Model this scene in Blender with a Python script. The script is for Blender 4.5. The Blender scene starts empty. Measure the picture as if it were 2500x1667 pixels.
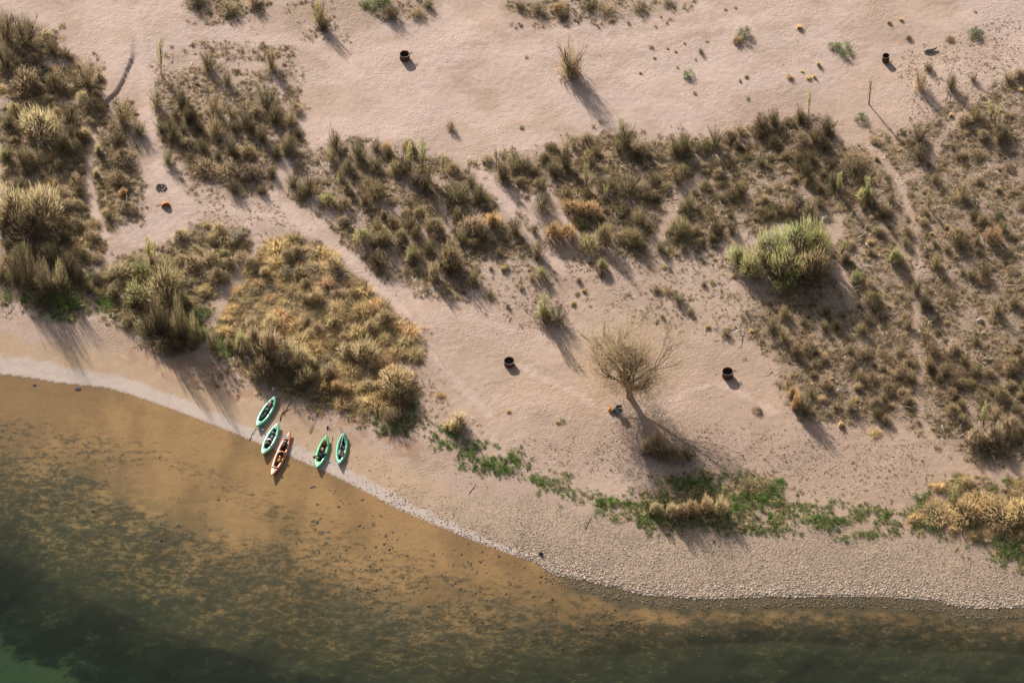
import bpy, math, random
import numpy as np
from mathutils import Vector, Matrix

SC = bpy.context.scene
COL = SC.collection
random.seed(7)
RNG = np.random.default_rng(11)

# ------------------------------------------------------------------ camera
DEP = math.radians(48.0)
DIST = 400.0
FRAME_W = 89.3
FOCAL = 36.0 * DIST / FRAME_W
CAMPOS = np.array([0.0, -DIST * math.cos(DEP), DIST * math.sin(DEP)])
cam = bpy.data.cameras.new('camera')
cam.lens = FOCAL
cam.sensor_width = 36.0
cam.clip_start = 1.0
cam.clip_end = 6000.0
camo = bpy.data.objects.new('camera', cam)
COL.objects.link(camo)
camo.location = CAMPOS
camo.rotation_euler = (math.pi / 2 - DEP, 0, 0)
SC.camera = camo

# ------------------------------------------------------------------ light
SUN_EL = math.radians(27.0)
SUN_AZ = math.radians(-28.0)          # sun stands up and to the left, shadows fall down to the right
world = bpy.data.worlds.new('World')
SC.world = world
world.use_nodes = True
nt = world.node_tree
for n in list(nt.nodes):
    nt.nodes.remove(n)
sky = nt.nodes.new('ShaderNodeTexSky')
sky.sky_type = 'NISHITA'
sky.sun_disc = False
sky.sun_elevation = SUN_EL
sky.sun_rotation = SUN_AZ
sky.dust_density = 3.0
sky.air_density = 1.0
sky.ozone_density = 1.0
hs = nt.nodes.new('ShaderNodeHueSaturation')
hs.inputs['Saturation'].default_value = 0.45
bg = nt.nodes.new('ShaderNodeBackground')
bg.inputs['Strength'].default_value = 0.07
wo = nt.nodes.new('ShaderNodeOutputWorld')
nt.links.new(sky.outputs[0], hs.inputs['Color'])
nt.links.new(hs.outputs[0], bg.inputs[0])
nt.links.new(bg.outputs[0], wo.inputs[0])

sun = bpy.data.lights.new('sun', 'SUN')
sun.energy = 4.8
sun.angle = math.radians(0.6)
sun.color = (1.0, 0.912, 0.805)
suno = bpy.data.objects.new('sun', sun)
COL.objects.link(suno)
SUNDIR = Vector((math.sin(SUN_AZ) * math.cos(SUN_EL), math.cos(SUN_AZ) * math.cos(SUN_EL), math.sin(SUN_EL)))
suno.rotation_euler = SUNDIR.to_track_quat('Z', 'Y').to_euler()
suno.location = (-60, 120, 90)

SC.view_settings.view_transform = 'Standard'
SC.view_settings.look = 'None'
SC.view_settings.gamma = 1.0
SC.view_settings.use_curve_mapping = False
SC.view_settings.exposure = 0.68
SC.render.engine = 'CYCLES'
SC.cycles.use_denoising = True
SC.cycles.max_bounces = 6
SC.cycles.diffuse_bounces = 2
SC.cycles.glossy_bounces = 2
SC.cycles.transmission_bounces = 3
SC.cycles.transparent_max_bounces = 12
SC.cycles.volume_bounces = 0
SC.cycles.sample_clamp_indirect = 4.0


# ------------------------------------------------------------------ photograph pixels <-> places
CU = np.array([0.0, math.sin(DEP), math.cos(DEP)])     # camera up
CF = np.array([0.0, math.cos(DEP), -math.sin(DEP)])    # camera forward
K = 36.0 / FOCAL / 2500.0


def unproj(px, py, z=0.0):
    px = np.asarray(px, float); py = np.asarray(py, float)
    a = (px - 1250.0) * K
    b = -(py - 833.5) * K
    dx = a
    dy = CF[1] + b * CU[1]
    dz = CF[2] + b * CU[2]
    t = (z - CAMPOS[2]) / dz
    return dx * t, CAMPOS[1] + dy * t


def proj(x, y, z):
    rx = x; ry = y - CAMPOS[1]; rz = z - CAMPOS[2]
    d = ry * CF[1] + rz * CF[2]
    u = ry * CU[1] + rz * CU[2]
    return 1250.0 + rx / d / K, 833.5 - u / d / K


# ------------------------------------------------------------------ noise and masks (numpy)
def _hash(ix, iy, s):
    h = (ix.astype(np.int64) * 374761393 + iy.astype(np.int64) * 668265263 + s * 974634777) & 0xffffffff
    h = ((h ^ (h >> 13)) * 1274126177) & 0xffffffff
    h = h ^ (h >> 16)
    return (h & 0xffff) / 65535.0


def vnoise(x, y, s=0):
    ix = np.floor(x); iy = np.floor(y)
    fx = x - ix; fy = y - iy
    fx = fx * fx * (3 - 2 * fx); fy = fy * fy * (3 - 2 * fy)
    a = _hash(ix, iy, s); b = _hash(ix + 1, iy, s)
    c = _hash(ix, iy + 1, s); d = _hash(ix + 1, iy + 1, s)
    return (a + (b - a) * fx) * (1 - fy) + (c + (d - c) * fx) * fy


def fbm(x, y, s=0, o=4):
    t = 0; w = 0.5; tot = 0
    for k in range(o):
        t = t + w * vnoise(x, y, s + 31 * k)
        tot += w; w *= 0.5
        x, y = x * 1.9 + y * 0.6 + 3.1, y * 1.9 - x * 0.6 + 7.7
    return t / tot


def sstep(a, b, v):
    t = np.clip((v - a) / (b - a), 0, 1)
    return t * t * (3 - 2 * t)


def polydist(px, py, pts, closed=False):
    """distance to a polyline, index side sign not given"""
    d = np.full(px.shape, 1e18)
    n = len(pts)
    for i in range(n if closed else n - 1):
        x0, y0 = pts[i]; x1, y1 = pts[(i + 1) % n]
        ex, ey = x1 - x0, y1 - y0
        L = ex * ex + ey * ey + 1e-9
        t = np.clip(((px - x0) * ex + (py - y0) * ey) / L, 0, 1)
        q = (px - x0 - t * ex) ** 2 + (py - y0 - t * ey) ** 2
        d = np.minimum(d, q)
    return np.sqrt(d)


def inside(px, py, pts):
    r = np.zeros(px.shape, bool)
    n = len(pts)
    for i in range(n):
        x0, y0 = pts[i]; x1, y1 = pts[(i + 1) % n]
        if y0 == y1:
            continue
        c = ((y0 > py) != (y1 > py)) & (px < (x1 - x0) * (py - y0) / (y1 - y0) + x0)
        r ^= c
    return r


def polymask(px, py, pts, soft=12.0, rough=14.0, seed=3):
    """1 inside, 0 outside, with an uneven edge; pixels of the photograph"""
    out = np.zeros(px.shape)
    xs = [p[0] for p in pts]; ys = [p[1] for p in pts]
    m = (px > min(xs) - 60) & (px < max(xs) + 60) & (py > min(ys) - 60) & (py < max(ys) + 60)
    if not m.any():
        return out
    qx, qy = px[m], py[m]
    sd = polydist(qx, qy, pts, True)
    sd = np.where(inside(qx, qy, pts), sd, -sd)
    sd = sd + (fbm(qx / 26.0, qy / 20.0, seed) - 0.5) * 2 * rough
    out[m] = sstep(-soft, soft, sd)
    return out


def f_interp(px, pts):
    return np.interp(px, [p[0] for p in pts], [p[1] for p in pts])


SHORE_PX = [(-400, 870), (0, 912), (70, 921), (134, 932), (268, 947), (321, 963), (390, 987), (455, 1011), (540, 1044), (625, 1078),
            (721, 1118), (807, 1156), (893, 1199), (968, 1240), (1067, 1282), (1160, 1320), (1250, 1352), (1303, 1366),
            (1357, 1399), (1421, 1410), (1478, 1424), (1571, 1446), (1640, 1453), (1705, 1457), (1875, 1451), (2000, 1452),
            (2143, 1451), (2277, 1460), (2344, 1477), (2420, 1480), (2500, 1477), (2900, 1500)]
sx, sy = unproj([p[0] for p in SHORE_PX], [p[1] for p in SHORE_PX], 0.0)
SHORE = [(-700.0, 260.0), (-300.0, 70.0)] + [(float(a), float(b)) for a, b in zip(sx, sy)] + [(300.0, -70.0), (700.0, -240.0)]
# line beyond which the bed drops away
DEEP_PX = [(-400, 1240), (0, 1325), (120, 1385), (260, 1455), (420, 1520), (600, 1580), (760, 1620), (950, 1660), (1150, 1640),
           (1300, 1600), (1500, 1580), (1700, 1560), (1900, 1550), (2100, 1560), (2300, 1570), (2500, 1580), (2900, 1600)]
dx_, dy_ = unproj([p[0] for p in DEEP_PX], [p[1] for p in DEEP_PX], 0.0)
DEEP = [(-700.0, 200.0)] + [(float(a), float(b)) for a, b in zip(dx_, dy_)] + [(700.0, -280.0)]
GREENBAR = [(-80, 1545), (0, 1562), (40, 1590), (80, 1612), (130, 1622), (190, 1650), (230, 1700), (-80, 1760)]


def terrain_z(x, y, detail=True):
    x = np.asarray(x, float); y = np.asarray(y, float)
    shore_y = f_interp(x, SHORE)
    ds = polydist(x, y, SHORE)
    land = y > shore_y
    ds = ds + (vnoise(x * 0.9, y * 0.9, 5) - 0.5) * 0.35 * np.minimum(ds, 1.0)
    # land: beach, small bank, undulating flat
    zl = 0.085 * np.minimum(ds, 7.0) + 0.035 * np.clip(ds - 7.0, 0, 12) + 0.012 * np.clip(ds - 19, 0, 60)
    zl = zl + np.minimum(ds / 14.0, 1.0) * (0.55 * (fbm(x / 13.0, y / 13.0, 2, 3) - 0.5) + 0.20 * (fbm(x / 4.5, y / 4.5, 8, 2) - 0.5))
    far = np.clip((np.abs(x) - 70) / 100, 0, 1) + np.clip((y - 75) / 100, 0, 1)
    zl = zl + far * 6 * fbm(x / 60, y / 60, 4, 3)
    # bed
    dd = polydist(x, y, DEEP)
    deep_y = f_interp(x, DEEP)
    s = np.where(y < deep_y, 1.0 + dd / 6.0, ds / (ds + dd + 1e-6))
    zb = -(0.03 + 0.06 * np.minimum(ds, 1.5) + 0.48 * np.clip(s, 0, 1) ** 1.5 + np.interp(x, [-45, -15, 5, 40], [3.0, 2.1, 1.0, 0.9]) * sstep(0.35, 2.1, s))
    zb = zb - np.clip(s - 1.5, 0, 3) * 0.25
    zb = zb + sstep(0.3, 0.9, s) * 0.5 * (fbm(x / 5.0, y / 5.0, 19, 4) - 0.5)
    z = np.where(land, zl, zb)
    far_bank = sstep(-190, -230, y)
    z = z * (1 - far_bank) + far_bank * 4.0
    if detail:
        amp = np.where(land, 0.006 + 0.018 * sstep(5.5, 9.0, ds), 0.012)
        z = z + amp * (fbm(x / 0.34, y / 0.34, 23, 2) - 0.5) * 2
        # low ripples and gully at the upper left
    return z


# shallow gully with an undercut lip, upper left
GULLY_PX = [(322, 140), (312, 160), (300, 190), (285, 215), (262, 238), (232, 255)]
gx, gy = unproj([p[0] for p in GULLY_PX], [p[1] for p in GULLY_PX], 1.6)
GULLY = [(float(a), float(b)) for a, b in zip(gx, gy)]


def height(x, y):
    z = terrain_z(x, y)
    x = np.asarray(x, float); y = np.asarray(y, float)
    near = (np.abs(x - GULLY[2][0]) < 9) & (np.abs(y - GULLY[2][1]) < 9)
    if np.any(near):
        d = polydist(x, y, GULLY)
        cx = np.interp(y, [g[1] for g in GULLY[::-1]], [g[0] for g in GULLY[::-1]])
        side = x - cx
        left = sstep(0.15, -0.15, side) * sstep(4.5, 0.0, d)
        z = np.where(near, z + 0.16 * left - 0.08 * sstep(1.1, 0.0, d) * (side > -0.1), z)
    return z


def ground(px, py):
    """where the ray of a pixel meets the ground"""
    px = np.asarray(px, float); py = np.asarray(py, float)
    z = np.zeros(px.shape)
    for _ in range(6):
        x, y = unproj(px, py, z)
        z = height(x, y)
    return x, y, z


def gp(px, py):
    x, y, z = ground(np.array([px]), np.array([py]))
    return Vector((float(x[0]), float(y[0]), float(z[0])))


# ------------------------------------------------------------------ areas of the picture
Z_LEFT = [(0, 40), (110, 60), (140, 130), (235, 160), (250, 230), (230, 330), (208, 420), (212, 520), (250, 600), (250, 690), (200, 760), (170, 778), (110, 762), (60, 730), (0, 735)]
Z_STRIP = [(240, 250), (330, 250), (350, 330), (335, 430), (345, 520), (270, 560), (245, 540), (225, 430), (225, 340)]
Z_UPPER = [(375, 200), (440, 120), (560, 110), (700, 130), (735, 180), (720, 260), (735, 340), (745, 400), (690, 430), (640, 475), (560, 475), (480, 450), (410, 380), (368, 290)]
Z_TOPA = [(420, -60), (680, -60), (640, 40), (520, 52), (460, 25)]
Z_TOPB = [(690, 0), (850, -40), (1100, -60), (1060, 45), (930, 55), (830, 85), (740, 95), (700, 60)]
Z_TOPC = [(1230, -60), (1760, -60), (1660, 28), (1560, 40), (1440, 60), (1330, 55), (1230, 35)]
Z_MID = [(690, 390), (790, 352), (960, 345), (1080, 385), (1160, 400), (1200, 500), (1300, 560), (1320, 640), (1210, 640), (1130, 730), (1060, 715), (960, 690), (880, 640), (830, 590), (820, 520), (740, 500), (690, 450)]
Z_THICK = [(1180, 400), (1300, 375), (1400, 350), (1500, 330), (1640, 345), (1780, 335), (1920, 290), (2010, 285), (2040, 370), (2070, 430), (2080, 520), (1920, 545), (1800, 570), (1700, 620), (1590, 640), (1500, 620), (1430, 560), (1340, 470), (1220, 450)]
Z_RIGHT = [(2040, 380), (2180, 330), (2500, 180), (2600, 180), (2600, 1140), (2380, 1120), (2290, 1095), (2220, 1040), (1960, 1020), (1900, 950), (1900, 880), (1800, 800), (1830, 760), (1960, 700), (2060, 560)]
Z_PEBB = [(2180, 150), (2560, 20), (2600, 400), (2220, 350)]
Z_ISLA = [(240, 700), (300, 640), (370, 615), (450, 580), (490, 550), (600, 560), (630, 590), (560, 660), (525, 740), (520, 810), (470, 860), (400, 872), (340, 825), (250, 748)]
Z_ISLB = [(570, 690), (620, 630), (680, 585), (770, 590), (840, 640), (900, 700), (960, 770), (1030, 820), (1020, 880), (960, 900), (1010, 960), (1005, 1030), (960, 1040), (860, 1000), (760, 970), (640, 940), (560, 870), (505, 800), (530, 745)]
Z_ISLB_TOP = [(620, 630), (680, 585), (770, 590), (840, 640), (900, 700), (950, 770), (860, 760), (800, 720), (700, 700), (600, 690)]
Z_GRN1 = [(1050, 1045), (1110, 1060), (1160, 1085), (1275, 1105), (1290, 1150), (1180, 1165), (1110, 1120), (1060, 1080)]
Z_GRN2 = [(1300, 1165), (1400, 1165), (1430, 1210), (1560, 1225), (1650, 1170), (1720, 1155), (1900, 1165), (1950, 1225), (2080, 1245), (2220, 1235), (2250, 1285), (2100, 1300), (1900, 1298), (1850, 1312), (1700, 1290), (1560, 1285), (1440, 1235), (1310, 1190)]
Z_CORE = [(1560, 1200), (1660, 1165), (1760, 1160), (1900, 1175), (1930, 1220), (1880, 1290), (1760, 1290), (1640, 1285), (1560, 1270)]
Z_BR = [(2215, 1235), (2330, 1165), (2600, 1190), (2600, 1400), (2430, 1355), (2330, 1300), (2230, 1290)]
Z_SPARSE = [(1180, 600), (1330, 560), (1600, 600), (1800, 560), (1950, 660), (1960, 800), (1850, 840), (1600, 800), (1450, 740), (1300, 800), (1180, 740)]
Z_SPARSL = [(470, 480), (640, 480), (760, 570), (700, 600), (600, 560), (480, 550)]
Z_EASTB = [(960, 800), (1060, 830), (1080, 960), (1180, 1040), (1100, 1060), (1010, 1000), (940, 900)]
Z_DOTS = [(1230, 1090), (1400, 1070), (1700, 1040), (2000, 1060), (2240, 1070), (2300, 1200), (2100, 1240), (1900, 1180), (1650, 1150), (1450, 1160), (1300, 1150)]
Z_LOWSHADE = [(480, 930), (560, 880), (640, 935), (760, 965), (860, 1000), (960, 1040), (1040, 1020), (1060, 1080), (980, 1080), (860, 1030), (640, 960)]
PATHS = [([(2120, 350), (2190, 430), (2235, 560), (2245, 700), (2232, 800), (2240, 900), (2245, 1010), (2270, 1060), (2340, 1120)], 9),
         ([(2200, 435), (2265, 415), (2300, 330), (2380, 240)], 8),
         ([(625, 590), (590, 660), (545, 730), (515, 800), (500, 900)], 13),
         ([(228, 330), (216, 420), (230, 500), (252, 570)], 8),
         ([(1195, 440), (1250, 520), (1300, 600), (1380, 670)], 9),
         ([(1330, 470), (1400, 530), (1470, 600), (1560, 680)], 8),
         ([(1710, 440), (1650, 470), (1630, 540), (1590, 610)], 15),
         ([(350, 200), (360, 320), (385, 420)], 22),
         ([(2045, 560), (2010, 620), (2060, 680), (2080, 740)], 14),
         ([(700, 400), (680, 480), (760, 560), (870, 650), (960, 740)], 16)]
VEG = [(Z_LEFT, 1.0), (Z_STRIP, .8), ([(370, 240), (560, 215), (720, 250), (735, 340), (745, 400), (690, 430), (640, 475), (560, 475), (480, 450), (410, 380)], .75), (Z_UPPER, .3), (Z_TOPA, .8), (Z_TOPB, .55), (Z_TOPC, .7), (Z_MID, .6), (Z_THICK, .72),
       (Z_RIGHT, .85), (Z_SPARSE, .28), (Z_SPARSL, .2), (Z_EASTB, .25), (Z_ISLA, 1.0), (Z_ISLB, .95), (Z_BR, .8), (Z_CORE, .7)]


def pathmask(px, py):
    m = np.zeros(px.shape)
    for pts, w in PATHS:
        xs = [p[0] for p in pts]; ys = [p[1] for p in pts]
        k = (px > min(xs) - 50) & (px < max(xs) + 50) & (py > min(ys) - 50) & (py < max(ys) + 50)
        if k.any():
            d = polydist(px[k], py[k], pts) + (vnoise(px[k] / 14, py[k] / 14, 9) - 0.5) * 8
            m[k] = np.maximum(m[k], sstep(w + 5, w - 4, d))
    return m


# ------------------------------------------------------------------ materials
def newmat(name):
    m = bpy.data.materials.new(name)
    m.use_nodes = True
    t = m.node_tree
    for n in list(t.nodes):
        t.nodes.remove(n)
    out = t.nodes.new('ShaderNodeOutputMaterial')
    return m, t, out


def simple(name, col, rough=0.7, noise=0.15, scale=8.0, metal=0.0, spec=0.3, coat=0.0):
    m, t, out = newmat(name)
    b = t.nodes.new('ShaderNodeBsdfPrincipled')
    b.inputs['Roughness'].default_value = rough
    b.inputs['Metallic'].default_value = metal
    b.inputs['Specular IOR Level'].default_value = spec
    b.inputs['Coat Weight'].default_value = coat
    tc = t.nodes.new('ShaderNodeTexCoord')
    nz = t.nodes.new('ShaderNodeTexNoise')
    nz.inputs['Scale'].default_value = scale
    nz.inputs['Detail'].default_value = 4
    t.links.new(tc.outputs['Object'], nz.inputs['Vector'])
    mx = t.nodes.new('ShaderNodeMix'); mx.data_type = 'RGBA'
    mx.inputs['A'].default_value = tuple(c * (1 - noise) for c in col) + (1,)
    mx.inputs['B'].default_value = tuple(min(1, c * (1 + noise)) for c in col) + (1,)
    t.links.new(nz.outputs['Fac'], mx.inputs['Factor'])
    t.links.new(mx.outputs['Result'], b.inputs['Base Color'])
    t.links.new(b.outputs[0], out.inputs[0])
    return m


def foliage_mat(name, trans=0.35, instancer=False):
    """leaf / blade colour comes from the object's own colour (or the clump's tint)"""
    m, t, out = newmat(name)
    if instancer:
        a = t.nodes.new('ShaderNodeAttribute'); a.attribute_type = 'INSTANCER'; a.attribute_name = 'tint'
        src = a.outputs['Color']
    else:
        oi = t.nodes.new('ShaderNodeObjectInfo')
        src = oi.outputs['Color']
    g = t.nodes.new('ShaderNodeNewGeometry')
    mul = t.nodes.new('ShaderNodeMath'); mul.operation = 'MULTIPLY_ADD'
    mul.inputs[1].default_value = 0.7; mul.inputs[2].default_value = 0.65
    t.links.new(g.outputs['Random Per Island'], mul.inputs[0])
    vm = t.nodes.new('ShaderNodeVectorMath'); vm.operation = 'SCALE'
    t.links.new(src, vm.inputs[0]); t.links.new(mul.outputs[0], vm.inputs['Scale'])
    d = t.nodes.new('ShaderNodeBsdfDiffuse'); tr = t.nodes.new('ShaderNodeBsdfTranslucent')
    mx = t.nodes.new('ShaderNodeMixShader'); mx.inputs[0].default_value = trans
    t.links.new(vm.outputs[0], d.inputs[0]); t.links.new(vm.outputs[0], tr.inputs[0])
    t.links.new(d.outputs[0], mx.inputs[1]); t.links.new(tr.outputs[0], mx.inputs[2])
    t.links.new(mx.outputs[0], out.inputs[0])
    return m


M_FOL = foliage_mat('foliage', 0.5)
M_FOLI = foliage_mat('ground_cover', 0.4, True)
M_STEM = simple('stem_bark', (0.125, 0.085, 0.058), 0.9, 0.3, 5)
M_TWIG = simple('pale_twig', (0.30, 0.22, 0.13), 0.9, 0.3, 5)
M_DRYTW = simple('dry_twigs', (0.25, 0.185, 0.12), 0.95, 0.35, 3)
M_BARK = simple('tree_bark', (0.13, 0.085, 0.05), 0.95, 0.35, 6)

# terrain material
mt, t, out = newmat('sand_and_soil')
b = t.nodes.new('ShaderNodeBsdfPrincipled')
b.inputs['Roughness'].default_value = 0.95
b.inputs['Specular IOR Level'].default_value = 0.12
tc = t.nodes.new('ShaderNodeTexCoord')
at = t.nodes.new('ShaderNodeAttribute'); at.attribute_name = 'albedo'
am = t.nodes.new('ShaderNodeAttribute'); am.attribute_name = 'mix'
sep = t.nodes.new('ShaderNodeSeparateColor'); t.links.new(am.outputs['Color'], sep.inputs[0])


def noise(scale, detail=4, rough=0.55, dist=0.0):
    n = t.nodes.new('ShaderNodeTexNoise')
    n.inputs['Scale'].default_value = scale; n.inputs['Detail'].default_value = detail
    n.inputs['Roughness'].default_value = rough; n.inputs['Distortion'].default_value = dist
    t.links.new(tc.outputs['Object'], n.inputs['Vector'])
    return n.outputs['Fac']


def mth(op, a, b_=None, c=None, clamp=False):
    n = t.nodes.new('ShaderNodeMath'); n.operation = op; n.use_clamp = clamp
    for i, v in enumerate((a, b_, c)):
        if v is None: continue
        if isinstance(v, (int, float)): n.inputs[i].default_value = v
        else: t.links.new(v, n.inputs[i])
    return n.outputs[0]


def maprange(v, a, b_, c, d):
    n = t.nodes.new('ShaderNodeMapRange')
    t.links.new(v, n.inputs[0])
    for i, q in enumerate((a, b_, c, d)):
        n.inputs[i + 1].default_value = q
    return n.outputs[0]


n_f = noise(3.2, 6, 0.7)
n_c = noise(0.35, 5, 0.6)
n_p = noise(7.0, 3, 0.6)
v1 = maprange(n_f, 0.3, 0.7, 0.90, 1.08)
v2 = maprange(n_c, 0.3, 0.7, 0.94, 1.05)
base = mth('MULTIPLY', v1, v2)
# speckled litter where the mask's red channel is high
lit = mth('MULTIPLY', maprange(n_p, 0.52, 0.64, 0.0, 0.55), sep.outputs[0])
base = mth('MULTIPLY', base, mth('SUBTRACT', 1.0, lit))
# gravel: cells of different tone (green channel)
vo = t.nodes.new('ShaderNodeTexVoronoi'); vo.inputs['Scale'].default_value = 9.0
t.links.new(tc.outputs['Object'], vo.inputs['Vector'])
sv = t.nodes.new('ShaderNodeSeparateColor'); t.links.new(vo.outputs['Color'], sv.inputs[0])
gv = mth('MULTIPLY_ADD', mth('SUBTRACT', sv.outputs[0], 0.5), mth('MULTIPLY', sep.outputs[1], 0.7), 1.0)
base = mth('MULTIPLY', base, gv)
# weed on the river bed (blue channel): broken dark mats
mpa = t.nodes.new('ShaderNodeMapping'); mpa.inputs['Rotation'].default_value = (0, 0, math.radians(24)); mpa.inputs['Scale'].default_value = (0.75, 1.5, 1)
t.links.new(tc.outputs['Object'], mpa.inputs[0])
nna = t.nodes.new('ShaderNodeTexNoise'); nna.inputs['Scale'].default_value = 1.5; nna.inputs['Detail'].default_value = 10
nna.inputs['Roughness'].default_value = 0.72; nna.inputs['Distortion'].default_value = 0.3
t.links.new(mpa.outputs[0], nna.inputs['Vector'])
n_a = mth('ADD', mth('MULTIPLY', nna.outputs['Fac'], .66), mth('MULTIPLY', noise(3.2, 6, 0.72), .34))
al = mth('MULTIPLY', maprange(mth('ADD', n_a, mth('MULTIPLY', mth('SUBTRACT', sep.outputs[2], 0.5), 0.19)), 0.470, 0.575, 0.0, 1.0), mth('MINIMUM', mth('MULTIPLY', sep.outputs[2], 4.0), 1.0))
sc = t.nodes.new('ShaderNodeVectorMath'); sc.operation = 'SCALE'
t.links.new(at.outputs['Color'], sc.inputs[0]); t.links.new(base, sc.inputs['Scale'])
mxa = t.nodes.new('ShaderNodeMix'); mxa.data_type = 'RGBA'
t.links.new(mth('MULTIPLY', al, 0.84), mxa.inputs['Factor']); t.links.new(sc.outputs[0], mxa.inputs['A'])
mxa.inputs['B'].default_value = (0.050, 0.045, 0.025, 1)
t.links.new(mxa.outputs['Result'], b.inputs['Base Color'])
bp = t.nodes.new('ShaderNodeBump'); bp.inputs['Distance'].default_value = 0.10
bs = maprange(am.outputs['Alpha'], 0.0, 1.0, 0.06, 0.9)
t.links.new(bs, bp.inputs['Strength'])
hh = mth('ADD', mth('MULTIPLY', noise(4.6, 4, 0.6), 0.8), mth('MULTIPLY', vo.outputs['Distance'], mth('MULTIPLY', sep.outputs[1], -0.35)))
t.links.new(hh, bp.inputs['Height'])
t.links.new(bp.outputs[0], b.inputs['Normal'])
t.links.new(b.outputs[0], out.inputs[0])
M_GROUND = mt

# water: clear surface over an absorbing body
mw, t, out = newmat('river_water')
tb = t.nodes.new('ShaderNodeBsdfTransparent')
gl = t.nodes.new('ShaderNodeBsdfGlossy'); gl.inputs['Roughness'].default_value = 0.06
fr = t.nodes.new('ShaderNodeFresnel'); fr.inputs['IOR'].default_value = 1.33
ms = t.nodes.new('ShaderNodeMixShader')
tc = t.nodes.new('ShaderNodeTexCoord')
mp = t.nodes.new('ShaderNodeMapping'); mp.inputs['Rotation'].default_value = (0, 0, math.radians(-25)); mp.inputs['Scale'].default_value = (0.6, 1.8, 1)
t.links.new(tc.outputs['Object'], mp.inputs[0])
nz = t.nodes.new('ShaderNodeTexNoise'); nz.inputs['Scale'].default_value = 1.6; nz.inputs['Detail'].default_value = 4
t.links.new(mp.outputs[0], nz.inputs['Vector'])
bp = t.nodes.new('ShaderNodeBump'); bp.inputs['Strength'].default_value = 0.12; bp.inputs['Distance'].default_value = 0.05
t.links.new(nz.outputs['Fac'], bp.inputs['Height'])
for n in (gl, fr):
    t.links.new(bp.outputs[0], n.inputs['Normal'])
gm = t.nodes.new('ShaderNodeNewGeometry')
inv = t.nodes.new('ShaderNodeMath'); inv.operation = 'SUBTRACT'; inv.inputs[0].default_value = 1.0
t.links.new(gm.outputs['Backfacing'], inv.inputs[1])
fm = t.nodes.new('ShaderNodeMath'); fm.operation = 'MULTIPLY'
t.links.new(fr.outputs[0], fm.inputs[0]); t.links.new(inv.outputs[0], fm.inputs[1])
t.links.new(fm.outputs[0], ms.inputs[0]); t.links.new(tb.outputs[0], ms.inputs[1]); t.links.new(gl.outputs[0], ms.inputs[2])
t.links.new(ms.outputs[0], out.inputs['Surface'])
va = t.nodes.new('ShaderNodeVolumeAbsorption')
va.inputs['Color'].default_value = (0.0, 0.38, 0.27, 1)
va.inputs['Density'].default_value = 0.17
t.links.new(va.outputs[0], out.inputs['Volume'])
M_WATER = mw


# ------------------------------------------------------------------ mesh helpers
def mesh_tris(name, v, f, mat=None, smooth=False):
    v = np.asarray(v, np.float32); f = np.asarray(f, np.int32)
    me = bpy.data.meshes.new(name)
    k = f.shape[1]
    me.vertices.add(len(v)); me.vertices.foreach_set('co', v.ravel())
    me.loops.add(f.size); me.loops.foreach_set('vertex_index', f.ravel())
    me.polygons.add(len(f))
    me.polygons.foreach_set('loop_start', np.arange(0, f.size, k, dtype=np.int32))
    me.polygons.foreach_set('loop_total', np.full(len(f), k, np.int32))
    if smooth:
        me.polygons.foreach_set('use_smooth', np.ones(len(f), bool))
    me.update(calc_edges=True)
    if mat: me.materials.append(mat)
    return me


def link(name, me, parent=None, color=None):
    o = bpy.data.objects.new(name, me)
    COL.objects.link(o)
    if parent: o.parent = parent
    if color: o.color = tuple(color) + (1.0,)
    return o


def tag(o, label, cat, group=None):
    o['label'] = label; o['category'] = cat
    if group: o['group'] = group
    return o


def blades(rng, base, d, length, width, droop=0.2, bend=0.15):
    """thin three-point blades -> triangles"""
    n = len(base)
    d = d / np.linalg.norm(d, axis=1, keepdims=True)
    r = rng.normal(size=(n, 3))
    side = np.cross(d, r); side /= np.linalg.norm(side, axis=1, keepdims=True) + 1e-9
    L = np.asarray(length).reshape(-1, 1); W = np.asarray(width).reshape(-1, 1) * 0.5
    off = rng.normal(size=(n, 3)) * bend * L * 0.3
    p0 = base
    p1 = base + d * L * 0.55 + off
    p2 = base + d * L + off * 1.5
    p2[:, 2] -= (droop * L[:, 0])
    v = np.stack([p0 - side * W, p0 + side * W, p1 - side * W * .8, p1 + side * W * .8, p2], 1).reshape(-1, 3)
    i = (np.arange(n) * 5).reshape(-1, 1)
    f = np.concatenate([i + [0, 1, 3], i + [0, 3, 2], i + [2, 3, 4]], 1).reshape(-1, 3)
    return v, f


def leaves(rng, c, size, up=0.3):
    n = len(c)
    a = rng.normal(size=(n, 3)); a /= np.linalg.norm(a, axis=1, keepdims=True)
    nrm = rng.normal(size=(n, 3)) + [0, 0, up]
    b = np.cross(nrm, a); b /= np.linalg.norm(b, axis=1, keepdims=True) + 1e-9
    s = np.asarray(size).reshape(-1, 1)
    v = np.stack([c - a * s, c + b * s * .55, c + a * s, c - b * s * .55], 1).reshape(-1, 3)
    i = (np.arange(n) * 4).reshape(-1, 1)
    f = np.concatenate([i + [0, 1, 2], i + [0, 2, 3]], 1).reshape(-1, 3)
    return v, f


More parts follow.
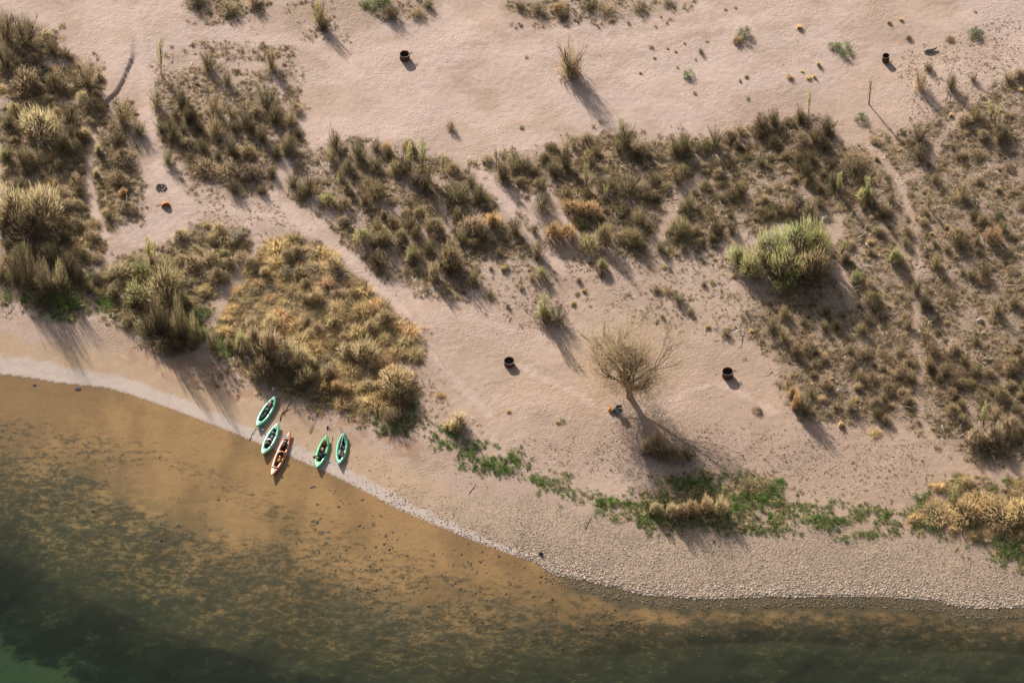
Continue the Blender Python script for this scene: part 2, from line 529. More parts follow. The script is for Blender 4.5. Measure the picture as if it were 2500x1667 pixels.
def tube(p, r, sides=4):
    p = np.asarray(p, float); r = np.asarray(r, float)
    n = len(p); V = []; F = []
    for k in range(n):
        d = p[min(k + 1, n - 1)] - p[max(k - 1, 0)]
        d /= np.linalg.norm(d) + 1e-9
        a = np.cross(d, [0.3, 0.9, 0.2]); a /= np.linalg.norm(a) + 1e-9
        b2 = np.cross(d, a)
        for s in range(sides):
            w = 2 * math.pi * s / sides
            V.append(p[k] + r[k] * (math.cos(w) * a + math.sin(w) * b2))
    for k in range(n - 1):
        for s in range(sides):
            i = k * sides + s; j = k * sides + (s + 1) % sides
            F += [(i, j, j + sides), (i, j + sides, i + sides)]
    for s in range(1, sides - 1):
        F.append((0, s + 1, s))
        q = (n - 1) * sides
        F.append((q, q + s, q + s + 1))
    return np.array(V), np.array(F)


def cat(parts):
    V = []; F = []; o = 0
    for v, f in parts:
        V.append(v); F.append(np.asarray(f) + o); o += len(v)
    return np.concatenate(V), np.concatenate(F)


def hemi(rng, n, lo=0.05):
    """directions over the upper hemisphere"""
    z = rng.uniform(lo, 1, n); a = rng.uniform(0, 2 * math.pi, n)
    r = np.sqrt(1 - z * z)
    return np.stack([r * np.cos(a), r * np.sin(a), z], 1)


# ------------------------------------------------------------------ plants, each kind in several variants of radius 1, height 1
def stems(rng, n, spread, top, r0=0.03, base_r=0.12, segs=3):
    out_ = []
    for k in range(n):
        a = rng.uniform(0, 2 * math.pi); s = spread * rng.uniform(0.25, 1)
        b0 = np.array([math.cos(a), math.sin(a), 0]) * base_r * rng.uniform(0, 1)
        e = np.array([math.cos(a) * s, math.sin(a) * s, top * rng.uniform(0.6, 1)])
        pts = [b0 - [0, 0, 0.05]]
        for q in range(1, segs + 1):
            w = q / segs
            pts.append(b0 + (e - b0) * [w ** 1.3, w ** 1.3, w] + rng.normal(size=3) * 0.03)
        out_.append((np.array(pts), r0 * np.linspace(1, 0.25, segs + 1)))
    return out_


def v_tam(rng, n=1250):
    st = stems(rng, 12, 0.6, 0.7, 0.022, 0.18)
    sv_, sf = cat([tube(p, r, 3) for p, r in st])
    u = hemi(rng, n, 0.02)
    lobes = hemi(rng, 7, 0.15)
    lob = 0.62 + 0.46 * np.max(u @ lobes.T, axis=1) ** 6
    rad = lob * rng.uniform(0.25, 0.92, n) ** 0.7
    base_ = u * rad[:, None]
    base_[:, 2] = np.maximum(base_[:, 2] * 0.9, 0.0)
    d = u * [0.75, 0.75, 0.4] + [0, 0, 0.5] + rng.normal(size=(n, 3)) * 0.30
    inner = (rad < 0.55) | (u[:, 2] < 0.22)
    L_ = rng.uniform(0.10, 0.28, n); W_ = rng.uniform(0.016, 0.030, n)
    tw_ = blades(rng, base_[inner], d[inner], L_[inner] * 1.2, W_[inner] * .8, 0.03, 0.3)
    v, f = blades(rng, base_[~inner], d[~inner], L_[~inner], W_[~inner], 0.03, 0.3)
    return cat([(sv_, sf), tw_]), (v, f)


def v_twig(rng, n=760):
    st = stems(rng, 16, 1.05, 0.74, 0.017, 0.2)
    parts = [tube(p, r, 3) for p, r in st]
    bb = []; dd = []; ll = []
    for p, r in st:
        for q in range(14):
            w = rng.uniform(0.3, 1.0) * (len(p) - 1)
            k = int(min(w, len(p) - 2)); fr_ = w - k
            o = p[k] * (1 - fr_) + p[k + 1] * fr_
            dr = (p[-1] - p[0]); dr /= np.linalg.norm(dr)
            bb.append(o); dd.append(dr + rng.normal(size=3) * 0.38 + [0, 0, 0.35]); ll.append(rng.uniform(0.12, 0.36))
    parts.append(blades(rng, np.array(bb), np.array(dd), ll, np.full(len(bb), 0.012), 0.0, 0.25))
    sv_, sf = cat(parts)
    # dense low dark crown round the stems, and a thin haze of twigs above
    n1 = int(n * 1.2)
    u = hemi(rng, n1, 0.0)
    c = u * rng.uniform(0.15, 0.88, n1)[:, None] * [1, 1, 0.6]
    a = blades(rng, c, u + [0, 0, 0.7] + rng.normal(size=(n1, 3)) * 0.45, rng.uniform(0.08, 0.2, n1), rng.uniform(0.012, 0.022, n1), 0.0, 0.5)
    n2 = n // 2
    u = hemi(rng, n2, 0.30)
    c = u * rng.uniform(0.5, 0.85, n2)[:, None] * [0.8, 0.8, 0.95]
    a2 = blades(rng, c, u * .6 + [0, 0, 0.9] + rng.normal(size=(n2, 3)) * 0.2, rng.uniform(0.12, 0.26, n2), rng.uniform(0.008, 0.014, n2), 0.0, 0.3)
    return (sv_, sf), cat([a, a2])


def v_green(rng, n=1300):
    st = stems(rng, 10, 0.55, 0.6, 0.02, 0.15)
    sv_, sf = cat([tube(p, r, 3) for p, r in st])
    nc = 26
    cu = hemi(rng, nc, 0.0) * rng.uniform(0.45, 0.85, nc)[:, None]
    k = rng.integers(0, nc, n)
    c = cu[k] + rng.normal(size=(n, 3)) * 0.105
    c[:, 2] = np.abs(c[:, 2])
    v, f = leaves(rng, c, rng.uniform(0.025, 0.055, n), 0.4)
    u = hemi(rng, 200, 0.1)
    b_ = blades(rng, u * rng.uniform(.5, .9, 200)[:, None], u * .5 + [0, 0, .8], rng.uniform(.1, .22, 200), np.full(200, .018), 0, .2)
    return (sv_, sf), cat([(v, f), b_])


def v_grass(rng, n=520):
    a = rng.uniform(0, 2 * math.pi, n); r = 0.32 * np.sqrt(rng.uniform(0, 1, n))
    base_ = np.stack([np.cos(a) * r, np.sin(a) * r, np.zeros(n)], 1)
    tilt = rng.uniform(0.05, 1.15, n) ** 1.0
    d = np.stack([np.cos(a) * np.sin(tilt), np.sin(a) * np.sin(tilt), np.cos(tilt)], 1) + rng.normal(size=(n, 3)) * 0.12
    v, f = blades(rng, base_, d, rng.uniform(0.5, 1.05, n), rng.uniform(0.022, 0.042, n), 0.32, 0.35)
    m = 40
    st = blades(rng, base_[:m] * 0.5, d[:m] * [0.5, 0.5, 1] + [0, 0, 0.4], rng.uniform(0.25, 0.5, m), np.full(m, 0.05), 0, 0)
    return st, (v, f)


def v_weed(rng, n=620):
    nc = 20
    a = rng.uniform(0, 2 * math.pi, nc); r = np.sqrt(rng.uniform(0, 1, nc)) * 0.8
    cc = np.stack([np.cos(a) * r, np.sin(a) * r, rng.uniform(0.15, 0.75, nc)], 1)
    k = rng.integers(0, nc, n)
    c = cc[k] + rng.normal(size=(n, 3)) * [0.13, 0.13, 0.18]
    c[:, 2] = np.clip(c[:, 2], 0.03, 1.1)
    v, f = leaves(rng, c, rng.uniform(0.035, 0.075, n), 1.2)
    cs = cc.copy(); cs[:, 2] = 0
    st = blades(rng, cs, np.tile([0, 0, 1.0], (nc, 1)) + rng.normal(size=(nc, 3)) * .1, np.full(nc, .6), np.full(nc, .03), 0, 0)
    return st, (v, f)


def v_sapling(rng, n=420):
    st = stems(rng, 7, 0.55, 0.95, 0.03, 0.25, 4)
    sv_, sf = cat([tube(p, r, 3) for p, r in st])
    bb = []; dd = []
    for k in range(n):
        p, r = st[rng.integers(0, len(st))]
        w = rng.uniform(0.35, 1.0) * (len(p) - 1); j = int(min(w, len(p) - 2)); q = w - j
        bb.append(p[j] * (1 - q) + p[j + 1] * q + rng.normal(size=3) * [0.08, 0.08, 0.01])
        dd.append((p[-1] - p[0]) * [1, 1, 1.0] + rng.normal(size=3) * 0.22 + [0, 0, .3])
    v, f = blades(rng, np.array(bb), np.array(dd), rng.uniform(0.06, 0.15, n), rng.uniform(0.02, 0.045, n), 0.0, 0.2)
    return (sv_, sf), (v, f)


KINDS = {}
for key, fn, cnt, stm in (('tm', v_tam, 6, M_DRYTW), ('tw', v_twig, 6, M_STEM), ('gb', v_green, 4, M_STEM), ('gr', v_grass, 6, M_TWIG),
                          ('wd', v_weed, 5, M_STEM), ('sp', v_sapling, 4, M_BARK)):
    KINDS[key] = []
    for q in range(cnt):
        rg = np.random.default_rng(100 + 17 * q + ord(key[0]) * 3 + ord(key[1]))
        (a_, b_), (c_, d_) = fn(rg)
        KINDS[key].append((mesh_tris(key + '_stems', a_, b_, stm), mesh_tris(key + '_foliage', c_, d_, M_FOL)))

NAMES = {'tm': ('feathery_shrub', 'foliage', 'stems'), 'tw': ('twiggy_shrub', 'brush', 'stems'), 'gb': ('leafy_bush', 'leaves', 'stems'),
         'gr': ('grass_tuft', 'blades', 'base_stalks'), 'wd': ('weed_clump', 'leaves', 'stalks'), 'sp': ('young_willow', 'leaves', 'stems')}
COLORS = {'o': (0.74, 0.57, 0.33), 'g': (0.60, 0.49, 0.29), 'y': (0.45, 0.42, 0.20), 'b': (0.50, 0.39, 0.25), 'k': (0.22, 0.182, 0.105), 'f': (0.62, 0.42, 0.22),
          'n': (0.22, 0.26, 0.12), 'e': (0.42, 0.44, 0.20), 'd': (0.38, 0.31, 0.175), 'v': (0.155, 0.255, 0.065), 's': (0.47, 0.42, 0.35), 't': (0.60, 0.49, 0.34)}
CWORD = {'f': 'orange', 'o': 'straw gold', 'g': 'golden', 'y': 'yellow green', 'b': 'tan brown', 'k': 'dark olive', 'n': 'green', 'e': 'bright green',
         'd': 'olive brown', 'v': 'deep green', 's': 'grey tan'}
PLANTS = []      # kind, colour, px, py, w px, h px, note


def P(txt, note=None):
    for row in txt.strip().splitlines():
        for ent in row.split(';'):
            e = ent.split()
            if len(e) == 6:
                PLANTS.append([e[0], e[1]] + [float(q) for q in e[2:]])


# hand-placed, read from the photograph: kind colour x y(base) width height, in photograph pixels
P("""tw k 64 118 105 110; tw k 14 100 70 90; tw k 12 165 90 90; tm b 60 225 82 78; tm k 132 222 60 66; tw b 213 208 60 80
tm g 95 345 112 100; sp y 393 185 46 95; tw k 510 172 50 62; tw k 555 208 42 40; tw k 443 262 50 62; tw k 458 300 44 60; tw d 300 300 72 66
tw k 340 330 60 46; tm b 455 362 46 36; tw k 565 385 60 84; tm d 606 388 52 50; tm b 500 432 80 52; tm b 560 438 90 58; tm b 610 440 70 50
tw k 420 330 46 50; tw d 410 400 50 44; tw k 640 345 50 60; tw k 700 380 46 50; tw d 525 330 60 56; tw k 600 310 56 52
tw d 780 58 50 64; tw k 790 75 40 30; tw d 662 168 48 56; tw k 650 262 70 68; tw k 672 302 64 60; tw d 705 365 50 54; gb n 935 30 80 44; tw k 955 45 60 36; gb n 900 22 46 30
tw d 1100 318 38 30; sp b 832 388 24 50; tw k 876 388 62 70; tm o 945 374 36 34; tw k 948 385 38 40; sp y 1000 420 44 92; sp y 1030 418 44 96; tw k 990 425 60 60
sp y 1080 420 34 56; sp b 1215 412 42 56; tw k 1225 440 60 60
tm o 1365 32 46 36; tw k 1372 45 46 28; tw d 1310 30 50 34; tw b 1392 186 84 96; tw k 1395 190 56 50
gb n 1815 96 56 46; tm o 1798 108 26 22; gb n 1680 190 38 32; tw k 1711 130 22 16; gb n 2062 136 74 46; gb n 2035 122 36 30
sp y 1515 342 38 60; tw k 1528 362 60 70; sp b 1378 398 46 66; tw k 1380 410 50 50; tw d 1668 362 44 60; tw d 1746 362 46 66; tw k 1792 348 30 40
gr o 1951 70 24 24; gr o 2170 57 14 16; gr o 2199 50 14 16; gr o 2381 30 12 10; tm d 2218 98 22 18; gb n 2381 92 54 36
gr o 1998 160 15 20; gr o 1928 192 24 22; gr o 1958 176 12 12; gr o 1974 192 20 18; gr o 1988 190 11 16; gr b 2320 100 30 20
tw k 2267 172 38 26; tw b 2247 218 50 56; tw k 2322 218 52 48; tw d 2376 198 24 22
sp y 1974 280 24 62; tw k 1952 298 40 46; gb n 2103 298 40 34; tw k 2243 345 58 40; gb k 2293 304 22 18; sp y 2425 296 60 66; tw k 2445 340 56 44
tw k 2245 388 70 50; tw k 2267 408 30 20; tw k 2327 366 22 20; tm b 2385 388 48 30; tm b 2090 408 76 44; tw k 2085 425 90 50; tw k 1990 350 60 64; tw k 2020 320 46 50
tm g 38 556 104 140; tm g 100 562 108 136; tm b 70 590 120 84; gr g 230 552 44 22; gr o 205 588 40 28; gr o 232 582 36 32; gr o 187 616 46 28; gr g 248 610 32 18; gr g 187 553 28 18; gr g 45 602 26 22; gr g 215 600 34 22
sp y 372 648 58 80; tm y 330 740 72 60; tm y 345 690 80 60; tm d 405 750 124 130; tm g 330 660 90 40; wd v 246 735 24 26; wd v 244 712 22 22; wd v 262 752 28 22
tw k 400 810 100 66; tw k 450 830 90 60; tw k 360 815 70 50; wd n 495 782 66 42; wd n 470 770 50 36; gr o 500 708 54 34; gr o 546 680 38 30; gr b 520 584 36 34; tm s 580 590 56 34; tm b 590 640 46 36; gb k 600 610 50 30
tm g 420 700 80 60; tm g 470 660 60 46; tm g 285 680 60 40; tw k 520 600 36 24; tw k 430 860 60 36
wd v 160 762 66 42; wd v 135 744 46 28; wd v 185 745 40 26; gb n 222 685 40 28; gr g 215 700 44 26; tw k 222 715 36 28; wd v 60 735 50 22; wd v 20 730 40 24; tw k 100 740 70 34; wd n 40 690 60 30
tm y 800 504 46 44; tw d 920 486 92 62; tm d 905 470 60 44; tw k 750 474 54 50; tm y 885 602 52 62; tm d 938 602 50 54; tm d 980 592 42 42; tm y 1003 642 32 44
tw k 925 645 74 40; tm d 1060 575 66 62; tw k 1050 620 56 50; tm b 1158 578 72 66; tm o 1203 562 44 56; tw k 1180 590 70 40; tm d 1100 664 76 92; tw k 1103 668 70 44; tm b 1060 690 44 70
tw k 1110 492 110 60; tw k 1040 462 56 66; tw k 1150 455 32 44; tw d 1195 722 34 22; gb v 1236 658 22 20; gr g 1228 660 22 24; tw k 1172 486 46 40; tm d 1190 500 40 36
tm o 1350 590 60 72; tm o 1384 592 62 70; tm o 1396 526 62 52; tm o 1436 534 70 60; tm b 1412 545 50 30; tw k 1325 514 64 54; tw k 1320 468 34 32; gb k 1420 560 60 40
tm d 1475 606 50 76; tm y 1437 620 62 54; tm y 1470 664 34 40; gb n 1425 560 40 26; tm y 1322 684 34 44; tm y 1328 790 54 64; tw k 1362 790 60 54; sp y 1330 788 50 70
tw d 1560 548 74 62; tw d 1550 598 76 50; tm d 1540 600 60 50; tw d 1665 576 60 56; tm d 1655 570 60 44; tw k 1740 592 34 24; tw k 1530 476 110 66; gr o 1878 528 20 22; gr b 1815 452 36 14
tm e 1800 655 64 84; tm y 1832 685 70 84; tm e 1880 645 96 116; tm e 1945 645 122 140; tm y 1992 645 84 120; tm y 1860 672 100 100; tm y 1920 700 120 130; tm d 1985 700 96 126; tm e 1925 712 70 66; tm y 1905 722 60 50; tm e 2000 610 70 66; tw d 1940 690 180 60
tw k 1604 714 30 18; tw k 1657 738 40 26; tw b 1630 715 44 24; tw k 1636 660 14 12; tw k 1718 698 22 16; gr o 1774 804 19 16; gr o 1425 712 14 16; gr b 1410 720 24 16
sp y 2118 488 48 64; tm y 2112 492 44 50; tw k 2125 505 50 30; sp y 2268 508 30 50; tw b 2350 488 64 60; tm b 2155 524 58 34; tw k 2160 530 50 30
tm b 2340 592 60 54; tw k 2342 605 66 40; tm o 2425 600 60 64; tm n 2440 538 40 30; tm e 2185 650 44 64; tm e 2192 640 36 36; tm e 2090 694 40 40; tm e 2140 572 24 26; gr o 2124 594 22 20; sp y 2055 622 40 44; tw b 2060 640 34 30
tw k 2065 640 40 30; tm d 2135 750 62 50; tw k 2135 760 56 36; tw k 2238 720 44 60; tw k 2255 750 40 40; tw k 2120 790 50 24
tm b 1850 1010 40 18; tm o 1942 1005 30 66; tm o 1936 975 36 40; tw k 1965 1010 50 60; gr o 2145 1005 32 20; gr o 2138 1060 40 24; gr o 2216 978 16 14; gr o 2052 1040 18 24
tm b 2385 1090 64 60; tm b 2430 1085 60 66; tw k 2410 1105 120 40; sp y 2400 1046 52 66; tm b 2465 1060 60 60; sp y 2330 1236 54 66; tm o 2290 1275 90 46; tm o 2360 1280 110 60; tm o 2440 1285 110 70; tm o 2495 1280 80 70; tm o 2400 1250 90 50; tm g 2480 1235 80 40
wd v 2245 1250 44 26; wd v 2270 1288 44 24; wd v 2290 1300 40 20; wd n 2470 1350 60 30; wd n 2440 1335 50 28
wd n 1373 1030 22 20; gr o 1362 1032 18 14; gr o 1242 1006 16 14; tm g 1120 1050 50 52; tm g 1108 1060 40 40; gr g 1095 1045 40 40; tm d 975 985 84 76; tm g 965 960 80 80; tm g 988 940 50 52; gr o 955 905 36 34; tm o 822 962 44 44; tm o 790 960 36 40; tm o 845 965 30 36
gr o 1075 968 34 18; tw k 960 1030 80 44; wd v 985 1030 44 26; wd v 960 1040 40 20; tm g 890 890 90 76; tm g 850 880 66 60; tm g 740 900 56 66; tm b 700 900 60 110; tm b 660 880 60 100; tm y 590 870 50 80; tm b 620 860 50 110; tm b 800 930 50 60; wd n 800 905 36 26
tm k 700 950 110 56; tm d 640 930 80 66; tm k 780 975 110 50; tm d 740 950 70 60; wd v 540 790 26 30; wd v 520 810 26 30; wd v 515 835 24 24; wd v 535 850 30 26; wd v 560 870 30 22
tm b 1608 1120 60 84; tm d 1640 1128 50 56; tm b 1578 1112 44 56; tm b 1600 1110 44 66; tw k 1680 1120 60 40; tm g 1640 1270 44 60; tm o 1690 1262 50 56; tm o 1725 1255 44 62; tm g 1760 1262 44 56; tm o 1665 1268 46 60; tm g 1600 1262 40 44
tm g 1830 1205 70 24; tm g 1870 1200 60 24; wd v 1410 1208 34 26; wd v 1400 1222 22 16; wd v 1312 1178 34 24; wd v 1350 1180 26 22; wd v 1262 1130 26 26; wd v 1250 1120 28 34; wd v 1245 1150 48 30; wd v 1230 1155 30 22
wd v 1140 1085 22 26; wd v 1150 1110 36 30; wd v 1190 1130 34 26; wd v 1090 1060 40 24; wd v 1112 1070 36 20; wd v 1185 1145 30 24; wd v 1215 1092 22 12; wd v 1165 1098 22 16; wd v 1035 1045 20 14; wd v 1008 1040 12 12
wd v 1460 1205 20 18; wd v 1475 1232 40 22; wd v 1500 1228 36 18; wd v 1530 1232 30 18; wd v 1545 1240 26 18; wd v 1540 1200 24 16; wd v 1600 1250 46 26; wd v 1670 1190 40 22; wd v 1720 1185 46 22; wd v 1850 1240 44 22; wd v 1800 1250 50 26; wd v 1860 1215 40 18; wd v 1840 1305 22 22; wd v 1900 1185 40 16; wd v 1580 1275 40 18
wd v 1990 1285 56 16; wd v 2020 1288 50 16; wd v 2050 1285 40 18; wd v 2140 1280 24 18; wd v 1895 1210 40 18; wd v 1960 1245 30 16; wd v 2080 1255 26 16; wd v 2160 1260 24 16; wd v 1585 1305 14 14; wd v 2037 1320 10 10; wd v 2062 1316 10 10
gb n 1285 142 12 10; gb n 1534 60 15 12; gb k 1601 67 9 8; gb k 1629 59 10 9; gb k 1771 26 11 9; gb k 1796 22 10 9; gb k 1590 119 14 12; gr b 1598 144 12 10; gr b 1630 120 10 9; gr b 1650 128 10 9; gr b 1671 107 9 9; gb k 1654 168 10 9
gb n 1806 200 13 11; gr b 1823 190 20 14; gb n 1696 230 12 12; gb n 1827 245 15 12; gr b 1855 278 12 8; gb n 1274 315 19 14; gr b 1726 103 14 10; gb k 1698 148 8 8; gr b 1563 180 14 12
tw k 1440 20 60 26; tw b 1480 30 60 28; tw b 1560 25 60 24; tw k 1270 22 50 28; tw b 1630 10 60 24; gr b 1493 52 24 20
tw k 480 10 70 40; tw b 560 30 70 34; tw b 620 12 50 34; tw k 1045 20 40 24; tw b 1020 40 50 24; sp y 775 30 36 30
tm o 300 480 30 26; gr g 315 500 26 18; tm b 300 400 60 46; tm b 290 455 66 50; gb k 312 440 24 18; tm b 310 520 56 40; gr g 258 520 30 22; tw k 265 535 34 26; gr g 240 375 26 46; gr g 235 430 20 40; tw k 285 350 50 36
tw k 72 700 60 120; tw k 40 690 56 100; tw d 110 712 50 96; tw d 150 705 50 80; tw d 440 826 56 120; tw k 385 812 56 110; tw d 475 840 46 90; tw k 520 856 44 70; tm d 20 660 60 50; tm g 75 680 60 34; tw k 60 630 80 50; tw k 120 640 80 60; tw k 170 670 70 60; tw k 130 700 80 50; tm b 150 640 60 36; tw d 90 400 70 50; tw k 60 400 60 50; tw k 170 300 60 60; tw k 150 370 70 60; tw b 185 450 50 36; tm b 160 520 50 40; tm d 190 480 44 36; tw k 20 310 50 50; tm e 12 395 34 44; gr b 130 495 24 20; tw k 180 340 60 50""")


for p in PLANTS:
    if p[0] == 'tm' and p[1] == 'o' and p[3] < 1150: p[1] = 'f'

HAND = list(PLANTS)


# fill-in plants drawn at random inside the denser areas
def fill(poly, n, mind, spec, seed, clear=True, gap=0.0):
    r = np.random.default_rng(seed)
    xs = [p[0] for p in poly]; ys = [p[1] for p in poly]
    got = []
    tries = 0
    solid = [(p[2], p[3] - p[5] * .3, p[4]) for p in HAND if p[4] >= 40]
    while len(got) < n and tries < n * 60:
        tries += 1
        x = r.uniform(max(min(xs), -15), min(max(xs), 2515)); y = r.uniform(max(min(ys), -5), max(ys))
        a = np.array([x]); b_ = np.array([y])
        if not inside(a, b_, poly)[0]: continue
        if clear and pathmask(a, b_)[0] > 0.25: continue
        if gap and fbm(a / 60.0, b_ / 42.0, 71, 2)[0] < gap: continue
        if any((x - q[0]) ** 2 + ((y - q[1]) * 1.3) ** 2 < (q[2] * .5) ** 2 for q in solid): continue
        if any((x - g[0]) ** 2 + ((y - g[1]) * 1.3) ** 2 < mind ** 2 for g in got): continue
        got.append((x, y))
        w_ = [s[0] for s in spec]
        s = spec[int(r.choice(len(spec), p=np.array(w_) / sum(w_)))]
        w = r.uniform(s[3], s[4])
        PLANTS.append([s[1], s[2], x, y, w, w * r.uniform(s[5], s[6])])


fill(Z_THICK, 92, 23, [(3, 'tw', 'k', 26, 64, .6, .95), (2.5, 'tw', 'd', 26, 60, .6, .95), (3, 'tm', 'd', 28, 56, .6, .9), (2.5, 'tm', 'k', 30, 60, .6, .9), (1.4, 'tm', 'b', 26, 46, .55, .85), (.5, 'sp', 'y', 24, 32, 1.6, 2.2)], 1, True, .44)
fill(Z_RIGHT, 150, 27, [(3, 'gb', 'k', 14, 26, .6, .9), (3, 'tw', 'k', 20, 40, .6, 1.0), (3, 'gr', 'b', 18, 34, .6, 1.0), (2, 'tm', 'b', 26, 46, .5, .9), (1, 'gr', 'o', 12, 22, .8, 1.1), (1.5, 'tw', 'd', 30, 50, .7, 1.0)], 2)
fill(Z_ISLB, 95, 24, [(6, 'gr', 'o', 40, 84, .5, .8), (2.5, 'gr', 'g', 36, 60, .55, .8), (1, 'tm', 'g', 34, 54, .8, 1.1), (1, 'tw', 'd', 30, 44, .6, .9), (.6, 'tm', 'b', 30, 44, .8, 1.2)], 3)
fill(Z_ISLB_TOP, 26, 26, [(2, 'tw', 'd', 30, 50, .6, .9), (2, 'tm', 'b', 26, 46, .7, 1.0), (1, 'tm', 's', 26, 40, .6, .8), (1, 'gr', 'o', 24, 40, .6, .8)], 4)
fill(Z_MID, 34, 34, [(3, 'tw', 'k', 36, 60, .7, 1.1), (3, 'tw', 'd', 34, 56, .8, 1.2), (2, 'tm', 'd', 30, 50, .8, 1.1), (1.6, 'tm', 'b', 28, 48, .6, .9)], 5, True, .40)
fill([q for q in Z_UPPER if q[1] > 230] + [(370, 240)], 26, 34, [(3, 'tw', 'k', 30, 50, .7, 1.0), (2, 'tw', 'd', 30, 50, .7, 1.1), (2, 'tm', 'b', 24, 44, .6, .9)], 6, True, .40)
fill(Z_LEFT, 52, 33, [(2.4, 'tw', 'k', 36, 62, .65, .95), (2, 'tm', 'k', 36, 60, .6, .9), (2.2, 'tm', 'b', 34, 58, .6, .9), (2, 'tm', 'g', 30, 50, .6, .9), (1.6, 'gr', 'o', 22, 38, .6, .8)], 7)
fill(Z_ISLA, 30, 32, [(2, 'tm', 'g', 36, 60, .6, .9), (2, 'tm', 'd', 36, 60, .7, 1), (2, 'gr', 'g', 26, 40, .6, .8), (1, 'tm', 'y', 34, 50, .7, 1)], 8)
fill([(1960, 860), (2240, 860), (2240, 1000), (2100, 1010), (1960, 990)], 34, 24, [(4, 'tm', 'b', 28, 50, .5, .8), (2, 'tw', 'd', 28, 46, .6, .9), (1, 'gr', 'o', 18, 28, .6, .9)], 12)
fill([(2250, 860), (2515, 860), (2515, 1080), (2300, 1060)], 34, 26, [(4, 'tm', 'b', 30, 56, .5, .8), (2, 'tw', 'd', 28, 50, .6, .9), (1, 'tm', 'd', 30, 50, .6, .9)], 13)
fill(Z_SPARSE, 26, 40, [(3, 'tw', 'd', 16, 34, .6, 1.0), (2, 'gr', 'g', 14, 24, .7, 1.0), (2, 'tw', 'k', 14, 30, .6, 1.0)], 14)
fill(Z_BR, 14, 34, [(2, 'gr', 'o', 30, 50, .6, .9), (1, 'wd', 'v', 24, 40, .5, .7)], 9)


# ------------------------------------------------------------------ names of the places used in the labels
PLACES = [('left', Z_LEFT, 'the left edge scrub'), ('strip', Z_STRIP, 'the scrub strip left of the fire pit'),
          ('upper', Z_UPPER, 'the scrub above the stone fire pit'), ('topa', Z_TOPA, 'the left top edge brush'),
          ('topb', Z_TOPB, 'the brush patch above the left barrel'), ('topc', Z_TOPC, 'the scrub fringe along the top edge'),
          ('isla', Z_ISLA, 'the golden island left of kayaks'), ('islb', Z_ISLB, 'the golden island above kayaks'),
          ('islbt', Z_ISLB_TOP, 'the grey top of the island above the kayaks'),
          ('grn1', Z_GRN1, 'the green chain right of kayaks'), ('core', Z_CORE, 'the grassy island below lone tree'),
          ('grn2', Z_GRN2, 'the green strip above the gravel bar'), ('br', Z_BR, 'the golden reeds at the lower right'),
          ('mid', Z_MID, 'the scrub left of centre'), ('thick', Z_THICK, 'the dark thicket right of centre'),
          ('right', Z_RIGHT, 'the dry flat at right')]


def place_of(px, py):
    a = np.array([px]); b_ = np.array([py])
    for key, poly, name in PLACES:
        if inside(a, b_, poly)[0]:
            return key, name
    if py < 330:
        if px < 380: return 'ul', 'the bare sand at the upper left'
        if px < 1300: return 'uc', 'the pale sand around the left barrel'
        return 'ur', 'the sand left of the small barrel' if px < 2162 else 'the sand right of the small barrel'
    if py < 640 and px < 700: return 'pit', 'the sand around the stone fire pit'
    if py < 1120 and px < 1230: return 'belowb', 'the slope right of the golden island'
    if px > 1750 and py < 800: return 'et', 'the ground by the bright shrub'
    if py < 900: return 'cs', 'the sand above the lone tree'
    if py < 1150: return 'tr', 'the sand around the lone tree'
    return 'gv', 'the gravel bar top'


ORD = ['leftmost', 'second', 'third', 'fourth', 'fifth', 'sixth', 'seventh', 'eighth', 'ninth', 'tenth', 'eleventh', 'twelfth', 'thirteenth',
       'fourteenth', 'fifteenth', 'sixteenth', 'seventeenth', 'eighteenth', 'nineteenth', 'twentieth', 'twenty-first', 'twenty-second',
       'twenty-third', 'twenty-fourth', 'twenty-fifth', 'twenty-sixth', 'twenty-seventh', 'twenty-eighth', 'twenty-ninth', 'thirtieth']
NOUN = {'tm': 'feathery shrub', 'tw': 'twiggy shrub', 'gb': 'leafy bush', 'gr': 'grass tuft', 'wd': 'weed clump', 'sp': 'thin young willow'}
PLUR = {'tm': 'feathery shrubs', 'tw': 'twiggy shrubs', 'gb': 'leafy bushes', 'gr': 'grass tufts', 'wd': 'weed clumps', 'sp': 'young willows'}
CATG = {'tm': 'shrub', 'tw': 'shrub', 'gb': 'bush', 'gr': 'grass tuft', 'wd': 'weeds', 'sp': 'willow'}


def size_word(k, w):
    lim = {'tm': (40, 75), 'tw': (40, 68), 'gb': (16, 36), 'gr': (20, 36), 'wd': (24, 40), 'sp': (36, 50)}[k]
    return 'small' if w < lim[0] else ('medium' if w < lim[1] else 'large')


def row_of(key, px, py):
    for k_, poly, _ in PLACES:
        if k_ == key and key in ('left', 'thick', 'right', 'islb', 'mid', 'upper', 'isla'):
            # height within the area along this column
            yy = np.arange(-10, 1680, 6.0)
            on = yy[inside(np.full(yy.shape, px), yy, poly)]
            if len(on) < 3: return 'middle'
            q = (py - on[0]) / (on[-1] - on[0] + 1e-6)
            n = 5 if key == 'right' else 3
            return (['upper', 'middle', 'lower'] if n == 3 else ['top', 'upper', 'middle', 'lower', 'bottom'])[min(n - 1, int(q * n))]
    return ''


